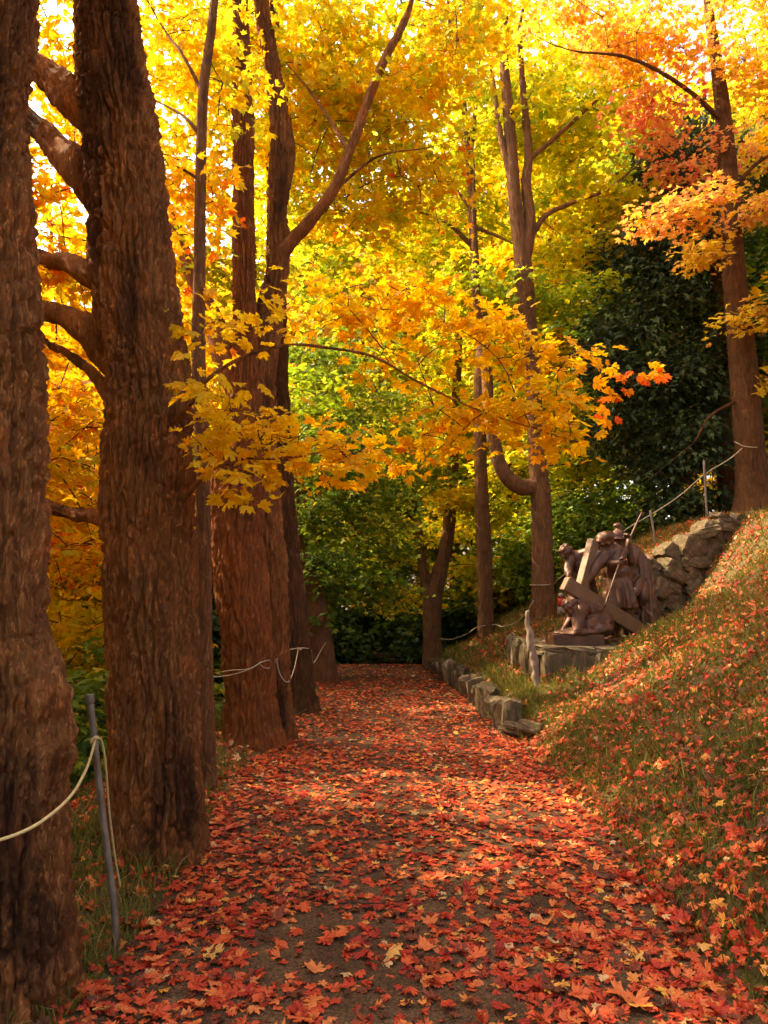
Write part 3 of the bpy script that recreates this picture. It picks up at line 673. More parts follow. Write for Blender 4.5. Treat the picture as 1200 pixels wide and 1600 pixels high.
total += grow(TW, gw_, sw, [
    B(700, 250, 15.70, (1.5, 1.5, 1.2), 44, .55), B(640, 350, 15.70, (1.2, 1.3, .5), 24, .5), B(720, 60, 15.70, (1.8, 1.4, 1.3), 44, .6), B(770, 330, 15.90, (1.0, 1.2, .6), 18, .5), B(690, 420, 15.70, (1.0, 1.2, .5), 18, .55), B(560, 200, 15.70, (1.5, 1.5, 1.5), 24, .6), B(850, 120, 16.70, (1.6, 1.4, 1.4), 30, .7), B(950, 40, 16.70, (1.5, 1.4, 1.0), 24, .7), B(880, 320, 16.70, (1.2, 1.2, .9), 20, .6), B(420, 320, 16.70, (1.2, 1.3, 1.4), 24, .55)],
    'yellowgreen', .11, 3, 36, .52, seed=29, vshift=-.06)
total += grow(TX, gx_, sx, [
    B(800, 140, 14.40, (1.3, 1.3, 1.1), 36, .6), B(880, 220, 14.40, (1.2, 1.2, .9), 34, .55), B(920, 300, 14.40, (1.0, 1.2, .7), 30, .7), B(850, 470, 14.40, (1.2, 1.2, .35), 26, .25), B(760, 460, 14.20, (1.0, 1.2, .4), 20, .35), B(900, 400, 14.80, (.9, 1.2, .6), 20, .65), B(860, 620, 14.80, (1.0, 1.2, .7), 22, .55), B(920, 720, 15.30, (.9, 1, .6), 18, .5), B(960, 120, 14.40, (1.0, 1.2, .8), 22, .7), B(780, 780, 16.30, (.9, 1, .6), 14, .5)],
    'yellowgreen', .11, 3, 36, .52, pick=120, seed=30, vshift=-.08)
total += grow(TR, gr_, sr, [
    B(1080, 330, 12.20, (.7, .7, .35), 26, .35), B(1020, 340, 12.00, (.4, .5, .2), 10, .45), B(1100, 400, 12.20, (.45, .5, .25), 10, .15), B(1080, 240, 13.10, (.8, .8, .4), 20, .6), B(1000, 180, 12.90, (.9, .9, .4), 26, .7), B(1060, 90, 12.70, (1.0, .9, .5), 34, .35), B(1170, 120, 12.70, (.6, .8, .7), 26, .2), B(960, 60, 12.30, (.9, .9, .4), 26, .35),
    B(1180, 330, 12.60, (.4, .6, .5), 14, .3), B(1185, 490, 12.60, (.3, .4, .3), 8, .1), B(1150, 500, 12.30, (.25, .3, .15), 5, .05), B(1040, 10, 12.00, (1.2, 1, .5), 30, .2), B(880, 10, 12.10, (.9, .9, .4), 20, .3), B(1190, 600, 13.00, (.3, .4, .3), 5, .1), B(1120, -160, 12.50, (1.6, 1.4, 1.0), 40, .3), B(1190, 10, 12.90, (.7, .8, .6), 26, .15), B(1195, 220, 13.50, (.5, .8, .5), 16, .2)],
    'pink', .085, 2, 22, .36, pick=300, seed=31, vspread=.2)
total += grow(TS, gs_, ss, [
    B(1040, 360, 14.8, (.9, 1, .8), 40, .4), B(1020, 480, 14.6, (1.1, 1.2, .7), 60, .4), B(1000, 600, 14.4, (1.1, 1.2, .8), 70, .4), B(1050, 700, 14.4, (1.0, 1.2, .6), 60, .35), B(1100, 560, 14.6, (.9, 1, 1.2), 60, .4), B(1080, 220, 15, (.6, .8, 1.0), 30, .4), B(960, 690, 14.8, (.6, .8, .5), 24, .4), B(1170, 250, 15, (.8, .9, 1.0), 30, .55), B(1060, 780, 14.6, (.7, .8, .3), 26, .4), B(990, 400, 14.4, (.7, .8, .8), 44, .4), B(960, 540, 14.2, (.7, .8, .7), 44, .4), B(1030, 260, 14.8, (.7, .8, .7), 40, .4), B(1090, 400, 14.4, (.7, .8, .8), 40, .4), B(1060, 600, 14.0, (.8, .8, .7), 44, .35)],
    'conifer', .175, 9, 36, .44, seed=32, droop=.9, flat=.25)

# ------------------------------------------------------------------ the wood behind: generic trees that share their meshes
def proto(seed, h, rx, rz, zc, nspray, lod=3, size=.15, per=26, trunk_r=.17, low=0.0):
    global rng
    root = thing('background_maple', '', 'tree')
    pts = [Vector((0, 0, -.4)), Vector((0, 0, .3)), Vector((.08, .05, h * .3)), Vector((-.05, .1, h * .6)), Vector((.1, 0, h * .92))]
    v, f = bark_tube(pts, [trunk_r * 1.2, trunk_r, trunk_r * .85, trunk_r * .5, .03], 18, 50, .02, .07, .2, .15, .3, (), seed, (0, 0, 0), .1)
    link('trunk', mesh_from('trunk', v, f, BK['dark']), root)
    sk = [p for p in resample(pts, [1] * 5, 16)[0] if p[2] > .15 * h]
    r = np.random.default_rng(seed)
    bl = [((0, 0, zc), (rx, rx, rz), nspray // 2, .5)]
    for i in range(6):
        a = r.uniform(0, 6.28); q = r.uniform(.5, .85)
        bl.append(((math.cos(a) * rx * q, math.sin(a) * rx * q, zc + r.uniform(-.8, .5) * rz * .8), (rx * .45, rx * .45, rz * .28), nspray // 12, r.uniform(.3, .7)))
    grow(root, (0, 0, 0), sk, bl, 'gold', size, lod, per, .55, seed=seed, twig_r=1.5)
    return root
def tree_copy(src, loc, rot, sc, matname, label, group, name=None, first=False):
    r = src if first else src.copy()
    if not first: COL.objects.link(r)
    r.location = loc; r.rotation_euler = (0, 0, rot); r.scale = (sc, sc, sc)
    r['label'] = label; r['group'] = group
    kids = list(src.children)
    for k in kids:
        c = k if first else k.copy()
        if not first: COL.objects.link(c); c.parent = r
        if k.name.startswith('crown'):
            c.material_slots[0].link = 'OBJECT'; c.material_slots[0].material = LM[matname]
    return r
protos = [proto(51, 11, 3.0, 4.6, 6.2, 330), proto(52, 12, 3.4, 5.0, 6.8, 380), proto(53, 9, 2.8, 3.6, 4.8, 290)]
used = [False] * 3
TXT = {'gold': ('golden maple deep in the wood', 'golden background maples'), 'orange': ('orange maple deep in the wood', 'orange background maples'),
       'yellowgreen': ('yellow-green maple deep in the wood', 'yellow-green background maples'), 'yellow': ('bright yellow maple deep in the wood', 'yellow background maples'),
       'green': ('green maple deep in the wood', 'green background maples'), 'pink': ('pink-red maple deep in the wood', 'pink background maples'),
       'dark': ('dark green maple deep in the shaded wood', 'dark background maples')}
BGT = [  # x, y, palette, scale, proto
 (-6.0, 12.5, 'gold', .95, 0), (-8.5, 9.5, 'gold', 1.0, 1), (-6.6, 17.5, 'yellow', 1.0, 2), (-10.5, 16, 'orange', 1.3, 0), (-4.2, 21, 'yellowgreen', .9, 1),
 (-8.0, 24, 'yellow', 1.1, 1), (-13, 23, 'gold', 1.1, 2), (-2.0, 25, 'green', 1.0, 2), (-4.6, 16.2, 'green', .75, 2), (1.5, 27, 'yellowgreen', 1.0, 0),
 (4.0, 22.5, 'yellowgreen', .9, 2), (6.0, 27, 'yellow', 1.1, 1), (0.0, 33, 'yellow', 1.2, 1), (4.5, 35, 'pink', 1.15, 0), (-6, 33, 'green', 1.2, 0), (9.5, 31, 'yellow', 1.2, 0),
 (8.2, 20, 'green', .95, 0), (11.5, 24, 'gold', 1.1, 1), (7.2, 17.0, 'dark', .85, 2), (14, 19, 'yellowgreen', 1.1, 0), (10.8, 15.5, 'green', 1.0, 2), (-12, 33, 'yellowgreen', 1.2, 1), (15, 30, 'green', 1.2, 2), (-17, 29, 'gold', 1.2, 0),
 (-3.0, 19.5, 'green', .8, 2), (-1.0, 29, 'yellowgreen', 1.1, 1), (2.8, 30, 'yellow', 1.1, 2), (-5.5, 27, 'yellowgreen', 1.1, 0), (7.5, 34, 'yellow', 1.3, 1), (-9.5, 29, 'gold', 1.2, 2), (12, 34, 'gold', 1.3, 0), (3.0, 25, 'green', .8, 0), (-15, 19, 'orange', 1.1, 1), (-3, 38, 'gold', 1.4, 1), (2, 40, 'yellow', 1.5, 0), (8, 41, 'yellow', 1.5, 2), (-9, 39, 'gold', 1.5, 0), (18, 25, 'gold', 1.2, 1), (5.8, 24, 'yellow', 1.0, 0), (9.5, 26.5, 'pink', 1.1, 2),
 (-2.5, 31, 'yellow', 1.25, 0), (5.5, 31, 'gold', 1.25, 1), (11, 21, 'yellow', 1.15, 1), (-7, 36, 'yellow', 1.4, 2), (0.8, 36, 'gold', 1.4, 2), (14.5, 36, 'yellow', 1.5, 0),
 # shade-giving trees down the slope beside the row, outside the frame
 (-6.3, 6.2, 'gold', .9, 2), (-7.4, 2.5, 'yellow', .95, 0), (-9.5, 5.0, 'gold', 1.0, 1), (-6.0, -1.0, 'gold', .9, 1), (-5.2, 3.8, 'gold', .85, 1), (-7.8, 8.0, 'gold', .95, 0), (-10.8, 1.0, 'yellow', 1.0, 0), (7.5, 5.0, 'gold', .8, 2), (9.0, 10.0, 'orange', .9, 0),
 (-6.2, 19.5, 'gold', 1.3, 1),
]
for i, (x, y, mt, sc, pi) in enumerate(BGT):
    first = not used[pi]; used[pi] = True
    u = x / max(y, .1)
    if y > 24: sc = sc * (1.5 if y > 30 or x > 3 else 1.2)
    elif y > 15 and x > 3: sc = sc * 1.2
    big = 'tall' if sc >= 1.5 else ('small' if sc < .95 else 'mid-sized')
    far = 'deep in the wood' if y > 27 else ('in the second rank' if y > 18 else 'close behind')
    if u < -.52 or y < 8: wh = 'giving shade beside the row of trunks' if x < 0 else 'giving shade above the bank'
    elif u < -.20: wh = 'down past the big trunks'
    elif u < .06: wh = 'beyond the bench at the path end'
    elif u < .22: wh = 'past the forked trunk'
    elif u < .36: wh = 'uphill behind the bronze figures'
    else: wh = 'behind the evergreen'
    tree_copy(protos[pi], (x, y, H(x, y)), i * 2.399, sc, mt, f"{big} {TXT[mt][0].split(' maple')[0]} maple {far} {wh}", f"{TXT[mt][1]} {wh}", first=first)

# understory shrubs
def shrub_proto(seed):
    root = thing('shrub', '', 'shrub')
    r = np.random.default_rng(seed); bag = Bag(); tips = []
    for i in range(7):
        a = r.uniform(0, 6.28); t = Vector((math.cos(a) * .5, math.sin(a) * .5, r.uniform(.8, 1.4)))
        bag.add(*tube([Vector((0, 0, -.2)), t * .5 + Vector((0, 0, .15)), t], [.02, .014, .006], 5)); tips += [t * .5, t]
    link('stems', bag.mesh('stems', M_TWIG), root, kind='stuff')
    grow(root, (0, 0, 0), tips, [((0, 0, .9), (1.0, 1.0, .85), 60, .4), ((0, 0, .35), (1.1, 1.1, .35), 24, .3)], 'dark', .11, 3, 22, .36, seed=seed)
    return root
sh = [shrub_proto(71), shrub_proto(72)]
su = [False, False]
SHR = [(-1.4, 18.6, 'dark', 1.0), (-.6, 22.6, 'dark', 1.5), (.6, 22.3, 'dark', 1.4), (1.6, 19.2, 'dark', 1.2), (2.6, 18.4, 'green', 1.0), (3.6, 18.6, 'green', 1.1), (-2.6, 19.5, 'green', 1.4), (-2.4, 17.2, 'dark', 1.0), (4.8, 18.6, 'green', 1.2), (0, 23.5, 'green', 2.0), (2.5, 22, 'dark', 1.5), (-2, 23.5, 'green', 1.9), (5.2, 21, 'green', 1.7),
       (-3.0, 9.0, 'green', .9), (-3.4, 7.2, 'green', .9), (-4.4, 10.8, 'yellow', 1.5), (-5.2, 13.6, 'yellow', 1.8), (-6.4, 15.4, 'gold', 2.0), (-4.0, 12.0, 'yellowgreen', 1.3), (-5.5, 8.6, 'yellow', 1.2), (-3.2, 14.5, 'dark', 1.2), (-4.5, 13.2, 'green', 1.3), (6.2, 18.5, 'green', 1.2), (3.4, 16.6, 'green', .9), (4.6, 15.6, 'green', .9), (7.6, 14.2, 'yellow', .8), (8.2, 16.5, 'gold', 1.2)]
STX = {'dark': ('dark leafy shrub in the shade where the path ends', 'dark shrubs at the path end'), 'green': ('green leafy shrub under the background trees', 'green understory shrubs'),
       'yellowgreen': ('yellow-green shrub down the slope behind the row of trunks', 'slope shrubs'), 'yellow': ('bright yellow leafy shrub under the trees', 'yellow shrubs'), 'gold': ('golden shrub beyond the bank-top maple', 'golden shrubs')}
for i, (x, y, mt, sc) in enumerate(SHR):
    pi = i % 2; first = not su[pi]; su[pi] = True
    wh = 'below the row of big trunks' if x < -2.3 and y < 17 else ('near the bench at the path end' if x < 2 else ('on the slope behind the slim trunk' if x < 4.2 else 'uphill near the evergreen'))
    tree_copy(sh[pi], (x, y, H(x, y) - .05), i * 1.7, sc, mt, f"{'large' if sc > 1.45 else ('low' if sc < 1.05 else 'bushy')} {mt.replace('yellowgreen', 'yellow-green').replace('dark', 'dark green')} leafy shrub {wh}", f'shrubs {wh}', first=first)

# ------------------------------------------------------------------ stone plinth, walls
def stone_meshes(n, mat, seed):
    out = []; r = np.random.default_rng(seed)
    for i in range(n):
        bm = bmesh.new(); bmesh.ops.create_cube(bm, size=1.0)
        bmesh.ops.subdivide_edges(bm, edges=bm.edges[:], cuts=4, use_grid_fill=True)
        co = np.array([v.co[:] for v in bm.verts])
        rr = np.linalg.norm(co, axis=1); co = co * (1 - .16 * np.clip((rr - .5) / .37, 0, 1) ** 2)[:, None]
        o = r.uniform(0, 50, 3)
        dv = np.stack([fbm(co * 2.6 + o + k * 9, seed + i, 3) for k in range(3)], 1)
        st = fbm(co * np.array([7, 7, 1.2]) + o, seed + 40 + i, 2)[:, None]
        co = co + .13 * dv + .07 * st * np.array([1, 1, 0])
        for v, c in zip(bm.verts, co): v.co = c
        me = bpy.data.meshes.new('stone'); bm.to_mesh(me); bm.free(); me.materials.append(mat)
        out.append(me)
    return out
ST = stone_meshes(6, M_STONE, 5); STP = stone_meshes(2, M_STONE_PALE, 15)
def stone(parent, loc, dim, rot=(0, 0, 0), pale=False, org=(0, 0, 0)):
    o = link('stone', random.choice(STP if pale else ST), parent, Vector(loc) - Vector(org))
    o.scale = dim; o.rotation_euler = rot
    return o
random.seed(11)
plinth = thing('stone_plinth', 'rough stone plinth set into the bank, carrying the bronze figures', 'plinth', (2.9, 10.6, .3))
O = Vector((2.9, 10.6, .3))
x = 2.02
while x < 3.5:
    w = random.uniform(.26, .42)
    stone(plinth, (x + w / 2, 9.53 + random.uniform(-.02, .02), .46), (w * 1.12, .26, .92), (random.uniform(-.03, .03), random.uniform(-.04, .04), random.uniform(-.08, .08)), org=O); x += w
y = 9.66
while y < 11.8:
    w = random.uniform(.3, .45)
    stone(plinth, (2.03 + random.uniform(-.03, .03), y + w / 2, .50), (.26, w * 1.1, .88), (random.uniform(-.04, .04), 0, random.uniform(-.08, .08)), org=O); y += w
for (sx_, sy_, w, l) in [(2.35, 9.72, .72, .52), (2.95, 9.75, .62, .55), (2.3, 10.35, .7, .75), (2.95, 10.4, .7, .8), (3.6, 9.95, .8, .9), (2.35, 11.2, .75, 1.0), (3.1, 11.25, .9, 1.0), (3.7, 10.9, .9, 1.0), (4.4, 10.2, 1.0, 1.2), (4.5, 11.2, 1.0, 1.0), (5.3, 10.7, .9, 1.4)]:
    stone(plinth, (sx_, sy_, .885), (w, l, .13), (0, random.uniform(-.015, .015), random.uniform(-.05, .05)), org=O)
wall = thing('retaining_wall', 'rubble stone retaining wall under the grass behind the bronze figures', 'wall', (4.6, 11.8, .9))
O = Vector((4.6, 11.8, .9))
x = 2.9
while x < 6.0:
    w = random.uniform(.2, .42); top = H(x + w / 2, 11.98) - .06; z = max(.80, H(x + w / 2, 11.5) - .1)
    while z < top:
        h = min(random.uniform(.12, .30), top - z + .05)
        if h < .06: break
        stone(wall, (x + w / 2 + random.uniform(-.06, .06), 11.72 + random.uniform(-.06, .05), z + h / 2), (w * 1.35, .42, h * 1.3), (random.uniform(-.2, .2), random.uniform(.2, .7), random.uniform(-.25, .25)), org=O)
        z += h
    x += w
for i in range(1):   # flat capping ledges at the right end
    stone(wall, (5.0 + i * .24, 11.62 - i * .16, H(5.0 + i * .24, 11.95) - .08 - .02 * i), (.55, .4, .16), (.05, -.3, random.uniform(-.3, .3)), org=O)
kerb = thing('stone_edging', 'low wall of upright rough stones holding back the grass beside the path', 'wall', (1.3, 12, 0))
O = Vector((1.3, 12, 0)); y = 8.75; k = 0
while y < 16.3:
    w = random.uniform(.16, .55); xx = float(path_right(y + w / 2)) + .13
    hgt_ = .38 * (1 - .55 * max(0, (y - 14.4) / 2)) + random.uniform(-.11, .09)
    stone(kerb, (xx + random.uniform(-.03, .03), y + w / 2, hgt_ / 2 - .11), (random.uniform(.2, .34), w * 1.15, hgt_ + .14), (random.uniform(-.14, .14), random.uniform(-.18, .12), random.uniform(-.3, .3)), pale=(k in (11, 17)), org=O)
    y += w; k += 1
for (a, b_, c_) in [(1.50, 8.60, .10), (1.62, 8.35, .16), (1.46, 8.7, .04)]:
    stone(kerb, (a, b_, c_), (.18, .28, .13), (.1, .2, 1.0), False, org=O)

# ------------------------------------------------------------------ bronze figures
def sphere_into(bm, c, r, rot=None, seg=14):
    M = Matrix.Translation(Vector(c)) @ (rot.to_4x4() if rot is not None else Matrix()) @ Matrix.Diagonal((*(r if hasattr(r, '__len__') else (r, r, r)), 1))
    bmesh.ops.create_uvsphere(bm, u_segments=seg, v_segments=seg // 2 + 2, radius=1, matrix=M)
def cap_into(bm, pts, rad, nseg=12):
    pts = [Vector(p) for p in pts]; rad = list(rad)
    v, f = tube(pts, rad, nseg, max(6, 5 * len(pts)))
    vs = [bm.verts.new(q) for q in v]
    for q in f:
        ids = list(dict.fromkeys(int(i) for i in q))
        try: bm.faces.new([vs[i] for i in ids])
        except ValueError: pass
    sphere_into(bm, pts[0], rad[0] * .99, seg=10); sphere_into(bm, pts[-1], rad[-1] * .99, seg=10)
def robe_into(bm, rows, folds, depth, phase=0, nseg=64):
    """rows: (centre, rx, ry) from top to bottom; pleats deepen downward"""
    th = np.linspace(0, 2 * math.pi, nseg, endpoint=False); V = []
    c = np.array([list(r[0]) for r in rows], float); rx = [r[1] for r in rows]; ry = [r[2] for r in rows]
    m = 24; cc, _, _ = resample(c, [1] * len(c), m); t = np.linspace(0, 1, m); ts = np.linspace(0, 1, len(rows))
    RX = np.interp(t, ts, rx); RY = np.interp(t, ts, ry)
    for i in range(m):
        p = 1 + depth * t[i] * (np.abs(np.sin(folds * .5 * th + phase + .6 * math.sin(3 * t[i]))) - .5 + .4 * np.sin(folds * .8 * th + 2 * phase))
        V.append(np.stack([cc[i][0] + RX[i] * p * np.cos(th), cc[i][1] + RY[i] * p * np.sin(th), np.full(nseg, cc[i][2])], 1))
    V.append(np.array([cc[0], cc[-1]])); V = np.concatenate(V)
    vs = [bm.verts.new(q) for q in V]; f = grid_faces(m, nseg)
    for q in f: bm.faces.new([vs[i] for i in q])
    n = len(V)
    for i in range(nseg):
        j = (i + 1) % nseg
        bm.faces.new([vs[j], vs[i], vs[n - 2]]); o = (m - 1) * nseg; bm.faces.new([vs[o + i], vs[o + j], vs[n - 1]])
def head_into(bm, c, face, up=(0, 0, 1), r=.105, hair=True):
    fz = Vector(face).normalized(); u = Vector(up); u = (u - fz * u.dot(fz)).normalized(); s = fz.cross(u)
    R = Matrix((s, fz, u)).transposed()
    c = Vector(c); L = lambda a, b, d: c + s * a * r + fz * b * r + u * d * r
    sphere_into(bm, c, (r * .78, r * .92, r * 1.02), R); sphere_into(bm, L(0, .32, -.5), (r * .55, r * .58, r * .62), R)
    cap_into(bm, [L(0, .88, .15), L(0, 1.1, -.22)], [r * .10, r * .17], 8)       # nose
    for q in (-1, 1):
        sphere_into(bm, L(.36 * q, .80, .22), (r * .26, r * .14, r * .10), R, 8)   # brow
        sphere_into(bm, L(.33 * q, .80, .05), (r * .13, r * .10, r * .09), R, 8)   # eye
        sphere_into(bm, L(.8 * q, -.02, -.05), (r * .10, r * .18, r * .26), R, 8)  # ear
    sphere_into(bm, L(0, .82, -.58), (r * .26, r * .12, r * .09), R, 8)           # mouth
    if hair:
        for i in range(46):
            a = random.uniform(0, 6.28); b = random.uniform(-.35, 1.0)
            d = Vector((math.cos(a), math.sin(a) * 1.0, b)); d.normalize()
            if d.y > .35 and d.z < .55: continue
            sphere_into(bm, L(d.x * .8, d.y * .92, d.z * 1.02), r * random.uniform(.16, .26), None, 8)
    return R
def hand_into(bm, c, d, n, r=.5, curl=.7, side=1):
    """palm at c, fingers along d, palm normal n"""
    c = Vector(c); d = Vector(d).normalized(); n = Vector(n); n = (n - d * n.dot(d)).normalized(); s = d.cross(n) * side
    R = Matrix((s, d, n)).transposed()
    sphere_into(bm, c, (.042, .05, .02), R, 10)
    for i, L in enumerate((.062, .074, .068, .052)):
        b = c + s * (-.033 + .022 * i) + d * .042
        k = b + d * L * .55 + n * .012; e = k + d * L * .45 * (1 - curl) + n * L * .55 * curl
        cap_into(bm, [b, k, e], [.0115, .0105, .009], 7)
    b = c - s * .035 - d * .01; k = b - s * .03 + d * .03 + n * .012
    cap_into(bm, [b, k, k + d * .028 + n * .015], [.014, .012, .010], 7)
def sculpt(name, bm, mat, parent, org, voxel=.0118, folds=None, smooth=1, **props):
    for v in bm.verts: v.co -= Vector(org)
    me = bpy.data.meshes.new(name); bm.to_mesh(me); bm.free()
    o = bpy.data.objects.new('tmp', me); COL.objects.link(o)
    md = o.modifiers.new('r', 'REMESH'); md.mode = 'VOXEL'; md.voxel_size = voxel
    ms = o.modifiers.new('s', 'SMOOTH'); ms.iterations = smooth; ms.factor = .5
    dg = bpy.context.evaluated_depsgraph_get(); me2 = bpy.data.meshes.new_from_object(o.evaluated_get(dg))
    bpy.data.objects.remove(o); bpy.data.meshes.remove(me)
    n = len(me2.vertices); co = np.empty(n * 3, np.float32); me2.vertices.foreach_get('co', co); co = co.reshape(-1, 3).astype(float)
    no = np.empty(n * 3, np.float32); me2.vertices.foreach_get('normal', no); no = no.reshape(-1, 3)
    if folds:
        k, am = folds
        w = np.stack([co[:, 0] * k + 1.5 * noise3(co * 3, 5), co[:, 1] * k, co[:, 2] * k * .3], 1)
        rid = 1.5 * np.clip(1 - np.abs(noise3(w, 21)) * 1.6, 0, 1) ** 2
        co = co + no * (am * (rid - .4))[:, None]
    me2.vertices.foreach_set('co', co.astype(np.float32).ravel()); me2.polygons.foreach_set('use_smooth', np.ones(len(me2.polygons), bool))
    me2.materials.clear(); me2.materials.append(mat); me2.name = name; me2.update()
    return link(name, me2, parent, **props)

random.seed(5)
ORG = Vector((2.9, 10.2, .93))
G = thing('statue_group', 'brown bronze statue group of four robed figures around a large fallen cross', 'statue', ORG)
FL = .94                                    # plinth floor
def foot(bm, p, d):
    d = Vector(d).normalized(); cap_into(bm, [Vector(p) + Vector((0, 0, .05)), Vector(p) + d * .12 + Vector((0, 0, .035)), Vector(p) + d * .2 + Vector((0, 0, .03))], [.05, .045, .03], 8)

# soldier with helmet, cloak and raised arm
bm = bmesh.new(); Dd = 10.75
hd = P(966, 846, Dd); neck = P(969, 860, Dd); ch = P(972, 874, Dd); pel = P(972, 908, Dd)
head_into(bm, hd, (-.55, -.8, -.3), r=.105, hair=False)
hc = P(966, 838, Dd); sphere_into(bm, hc, (.122, .13, .105)); sphere_into(bm, hc + Vector((0, 0, -.045)), (.15, .16, .028)); cap_into(bm, [hc + Vector((0, 0, .09)), hc + Vector((0, 0, .15))], [.045, .05], 10); sphere_into(bm, hc + Vector((0, 0, .16)), (.062, .062, .018))
cap_into(bm, [hd - Vector((0, 0, .06)), neck], [.06, .07])
cap_into(bm, [neck, ch, pel], [.09, .17, .16]); sphere_into(bm, ch, (.22, .15, .20))
robe_into(bm, [(ch, .17, .14), (pel, .20, .17), (P(970, 935, Dd), .23, .19), (P(970, 958, Dd), .25, .20)], 15, .22, 1)
for q in (-1, 1):
    kx = Vector((pel.x + .1 * q, Dd, 1.35)); cap_into(bm, [Vector((pel.x + .1 * q, Dd, 1.6)), kx, Vector((pel.x + .12 * q, Dd + .03, FL + .1))], [.10, .075, .05]); foot(bm, (pel.x + .12 * q, Dd, FL), (-.4, -1, 0))
shR = P(990, 862, Dd - .05); elR = P(986, 878, Dd - .28); haR = P(983, 843, Dd - .33)
cap_into(bm, [ch + Vector((.1, 0, .1)), shR], [.12, .10]); cap_into(bm, [shR, elR, haR + Vector((0, 0, -.03))], [.085, .062, .04]); hand_into(bm, haR, (-.2, -.1, 1), (-1, -.3, 0), curl=.95)
shL = P(952, 868, Dd); cap_into(bm, [ch + Vector((-.1, 0, .08)), shL, P(946, 890, Dd + .05), P(955, 905, Dd - .15)], [.12, .09, .06, .04]); hand_into(bm, P(956, 907, Dd - .17), (.4, -.3, -.6), (0, -1, 0))
# cloak hanging from the shoulder
robe_into(bm, [(P(990, 862, Dd + .12), .13, .11), (P(998, 885, Dd + .12), .17, .14), (P(1000, 915, Dd + .1), .20, .17), (P(999, 945, Dd + .08), .23, .19), (P(998, 972, Dd + .05), .23, .18)], 13, .30, 2)
cap_into(bm, [P(1000, 905, Dd - .12), P(992, 925, Dd - .2), P(980, 937, Dd - .2)], [.05, .075, .05]); cap_into(bm, [P(1006, 915, Dd - .1), P(1004, 935, Dd - .15), P(1000, 945, Dd - .15)], [.06, .07, .03])
sculpt('figure', bm, M_BRONZE, G, ORG, folds=(9, .012), label='standing helmeted figure in a long cloak, one arm raised round a spear')

# stooping capped figure reaching down to the cross
bm = bmesh.new(); Dd = 10.4
hd = P(944, 848, Dd - .1); ch = P(956, 872, Dd); pel = P(962, 903, Dd + .05)
R = head_into(bm, hd, (-.75, -.35, -.6), (-.4, -.2, 1), r=.105, hair=True)
sphere_into(bm, P(945, 840, Dd - .08), (.14, .14, .085), Matrix.Rotation(-.35, 3, 'Y')); cap_into(bm, [P(935, 843, Dd - .1), P(945, 838, Dd - .16), P(956, 846, Dd - .1)], [.03, .04, .03], 8)
cap_into(bm, [hd, P(951, 858, Dd)], [.07, .08]); cap_into(bm, [P(952, 860, Dd), ch, pel], [.11, .17, .14]); sphere_into(bm, P(957, 868, Dd), (.20, .15, .17))
robe_into(bm, [(P(961, 893, Dd), .14, .12), (P(965, 910, Dd), .19, .16), (P(968, 930, Dd), .21, .18), (P(968, 950, Dd), .23, .19)], 13, .26, 0)
cap_into(bm, [P(954, 892, Dd), P(962, 896, Dd - .02), P(972, 893, Dd)], [.13, .14, .12], 12)
for q in (-1, 1): cap_into(bm, [Vector((pel.x + .1 * q, Dd, 1.6)), Vector((pel.x + .12 * q, Dd - .05, 1.35)), Vector((pel.x + .1 * q, Dd + .05, FL + .1))], [.10, .075, .05]); foot(bm, (pel.x + .1 * q, Dd, FL), (-.7, -.7, 0))
cap_into(bm, [P(945, 866, Dd - .1), P(936, 880, Dd - .2), P(929, 890, Dd - .28), P(917, 908, Dd - .32)], [.10, .085, .07, .05]); hand_into(bm, P(914, 912, Dd - .33), (-.6, -.2, -.7), (.5, -.6, -.5), curl=.5)
cap_into(bm, [P(965, 864, Dd - .05), P(962, 882, Dd - .2), P(957, 882, Dd - .3), P(968, 880, Dd - .4)], [.10, .09, .065, .045]); hand_into(bm, P(969, 880, Dd - .42), (1, -.2, .1), (0, -1, -.2), curl=.9)
sculpt('figure', bm, M_BRONZE, G, ORG, folds=(10, .010), label='stooping figure in a cap reaching one arm down to the cross')

# leaning figure behind the upright arm of the cross
bm = bmesh.new(); Dd = 10.85
hd = P(884, 862, Dd - .1); ch = P(904, 880, Dd); pel = P(910, 915, Dd + .05)
head_into(bm, hd, (-.55, -.6, -.6), (-.4, 0, 1), r=.105, hair=True)
cap_into(bm, [hd + Vector((.03, 0, -.02)), P(897, 871, Dd)], [.06, .08]); cap_into(bm, [P(900, 872, Dd), ch, pel], [.11, .17, .16]); sphere_into(bm, P(904, 876, Dd), (.20, .15, .15), Matrix.Rotation(.4, 3, 'Y'))
cap_into(bm, [P(908, 867, Dd - .05), P(920, 863, Dd - .15), P(936, 866, Dd - .25), P(938, 872, Dd - .35)], [.085, .075, .055, .04]); hand_into(bm, P(938, 876, Dd - .37), (0, -.4, -1), (-1, 0, 0))
cap_into(bm, [P(892, 874, Dd - .1), P(888, 890, Dd - .2), P(890, 899, Dd - .35)], [.08, .06, .042]); hand_into(bm, P(891, 901, Dd - .38), (.4, -.6, -.4), (0, 0, -1))
robe_into(bm, [(P(906, 890, Dd), .17, .15), (pel, .21, .18), (P(911, 950, Dd), .24, .2), (Vector((pel.x, Dd, FL + .02)), .27, .22)], 14, .22, .5)
for q in (-1, 1): foot(bm, (pel.x + .1 * q, Dd - .15, FL), (-.5, -1, 0))
sculpt('figure', bm, M_BRONZE, G, ORG, folds=(9, .011), label='curly-haired figure leaning forward behind the upright arm of the cross')

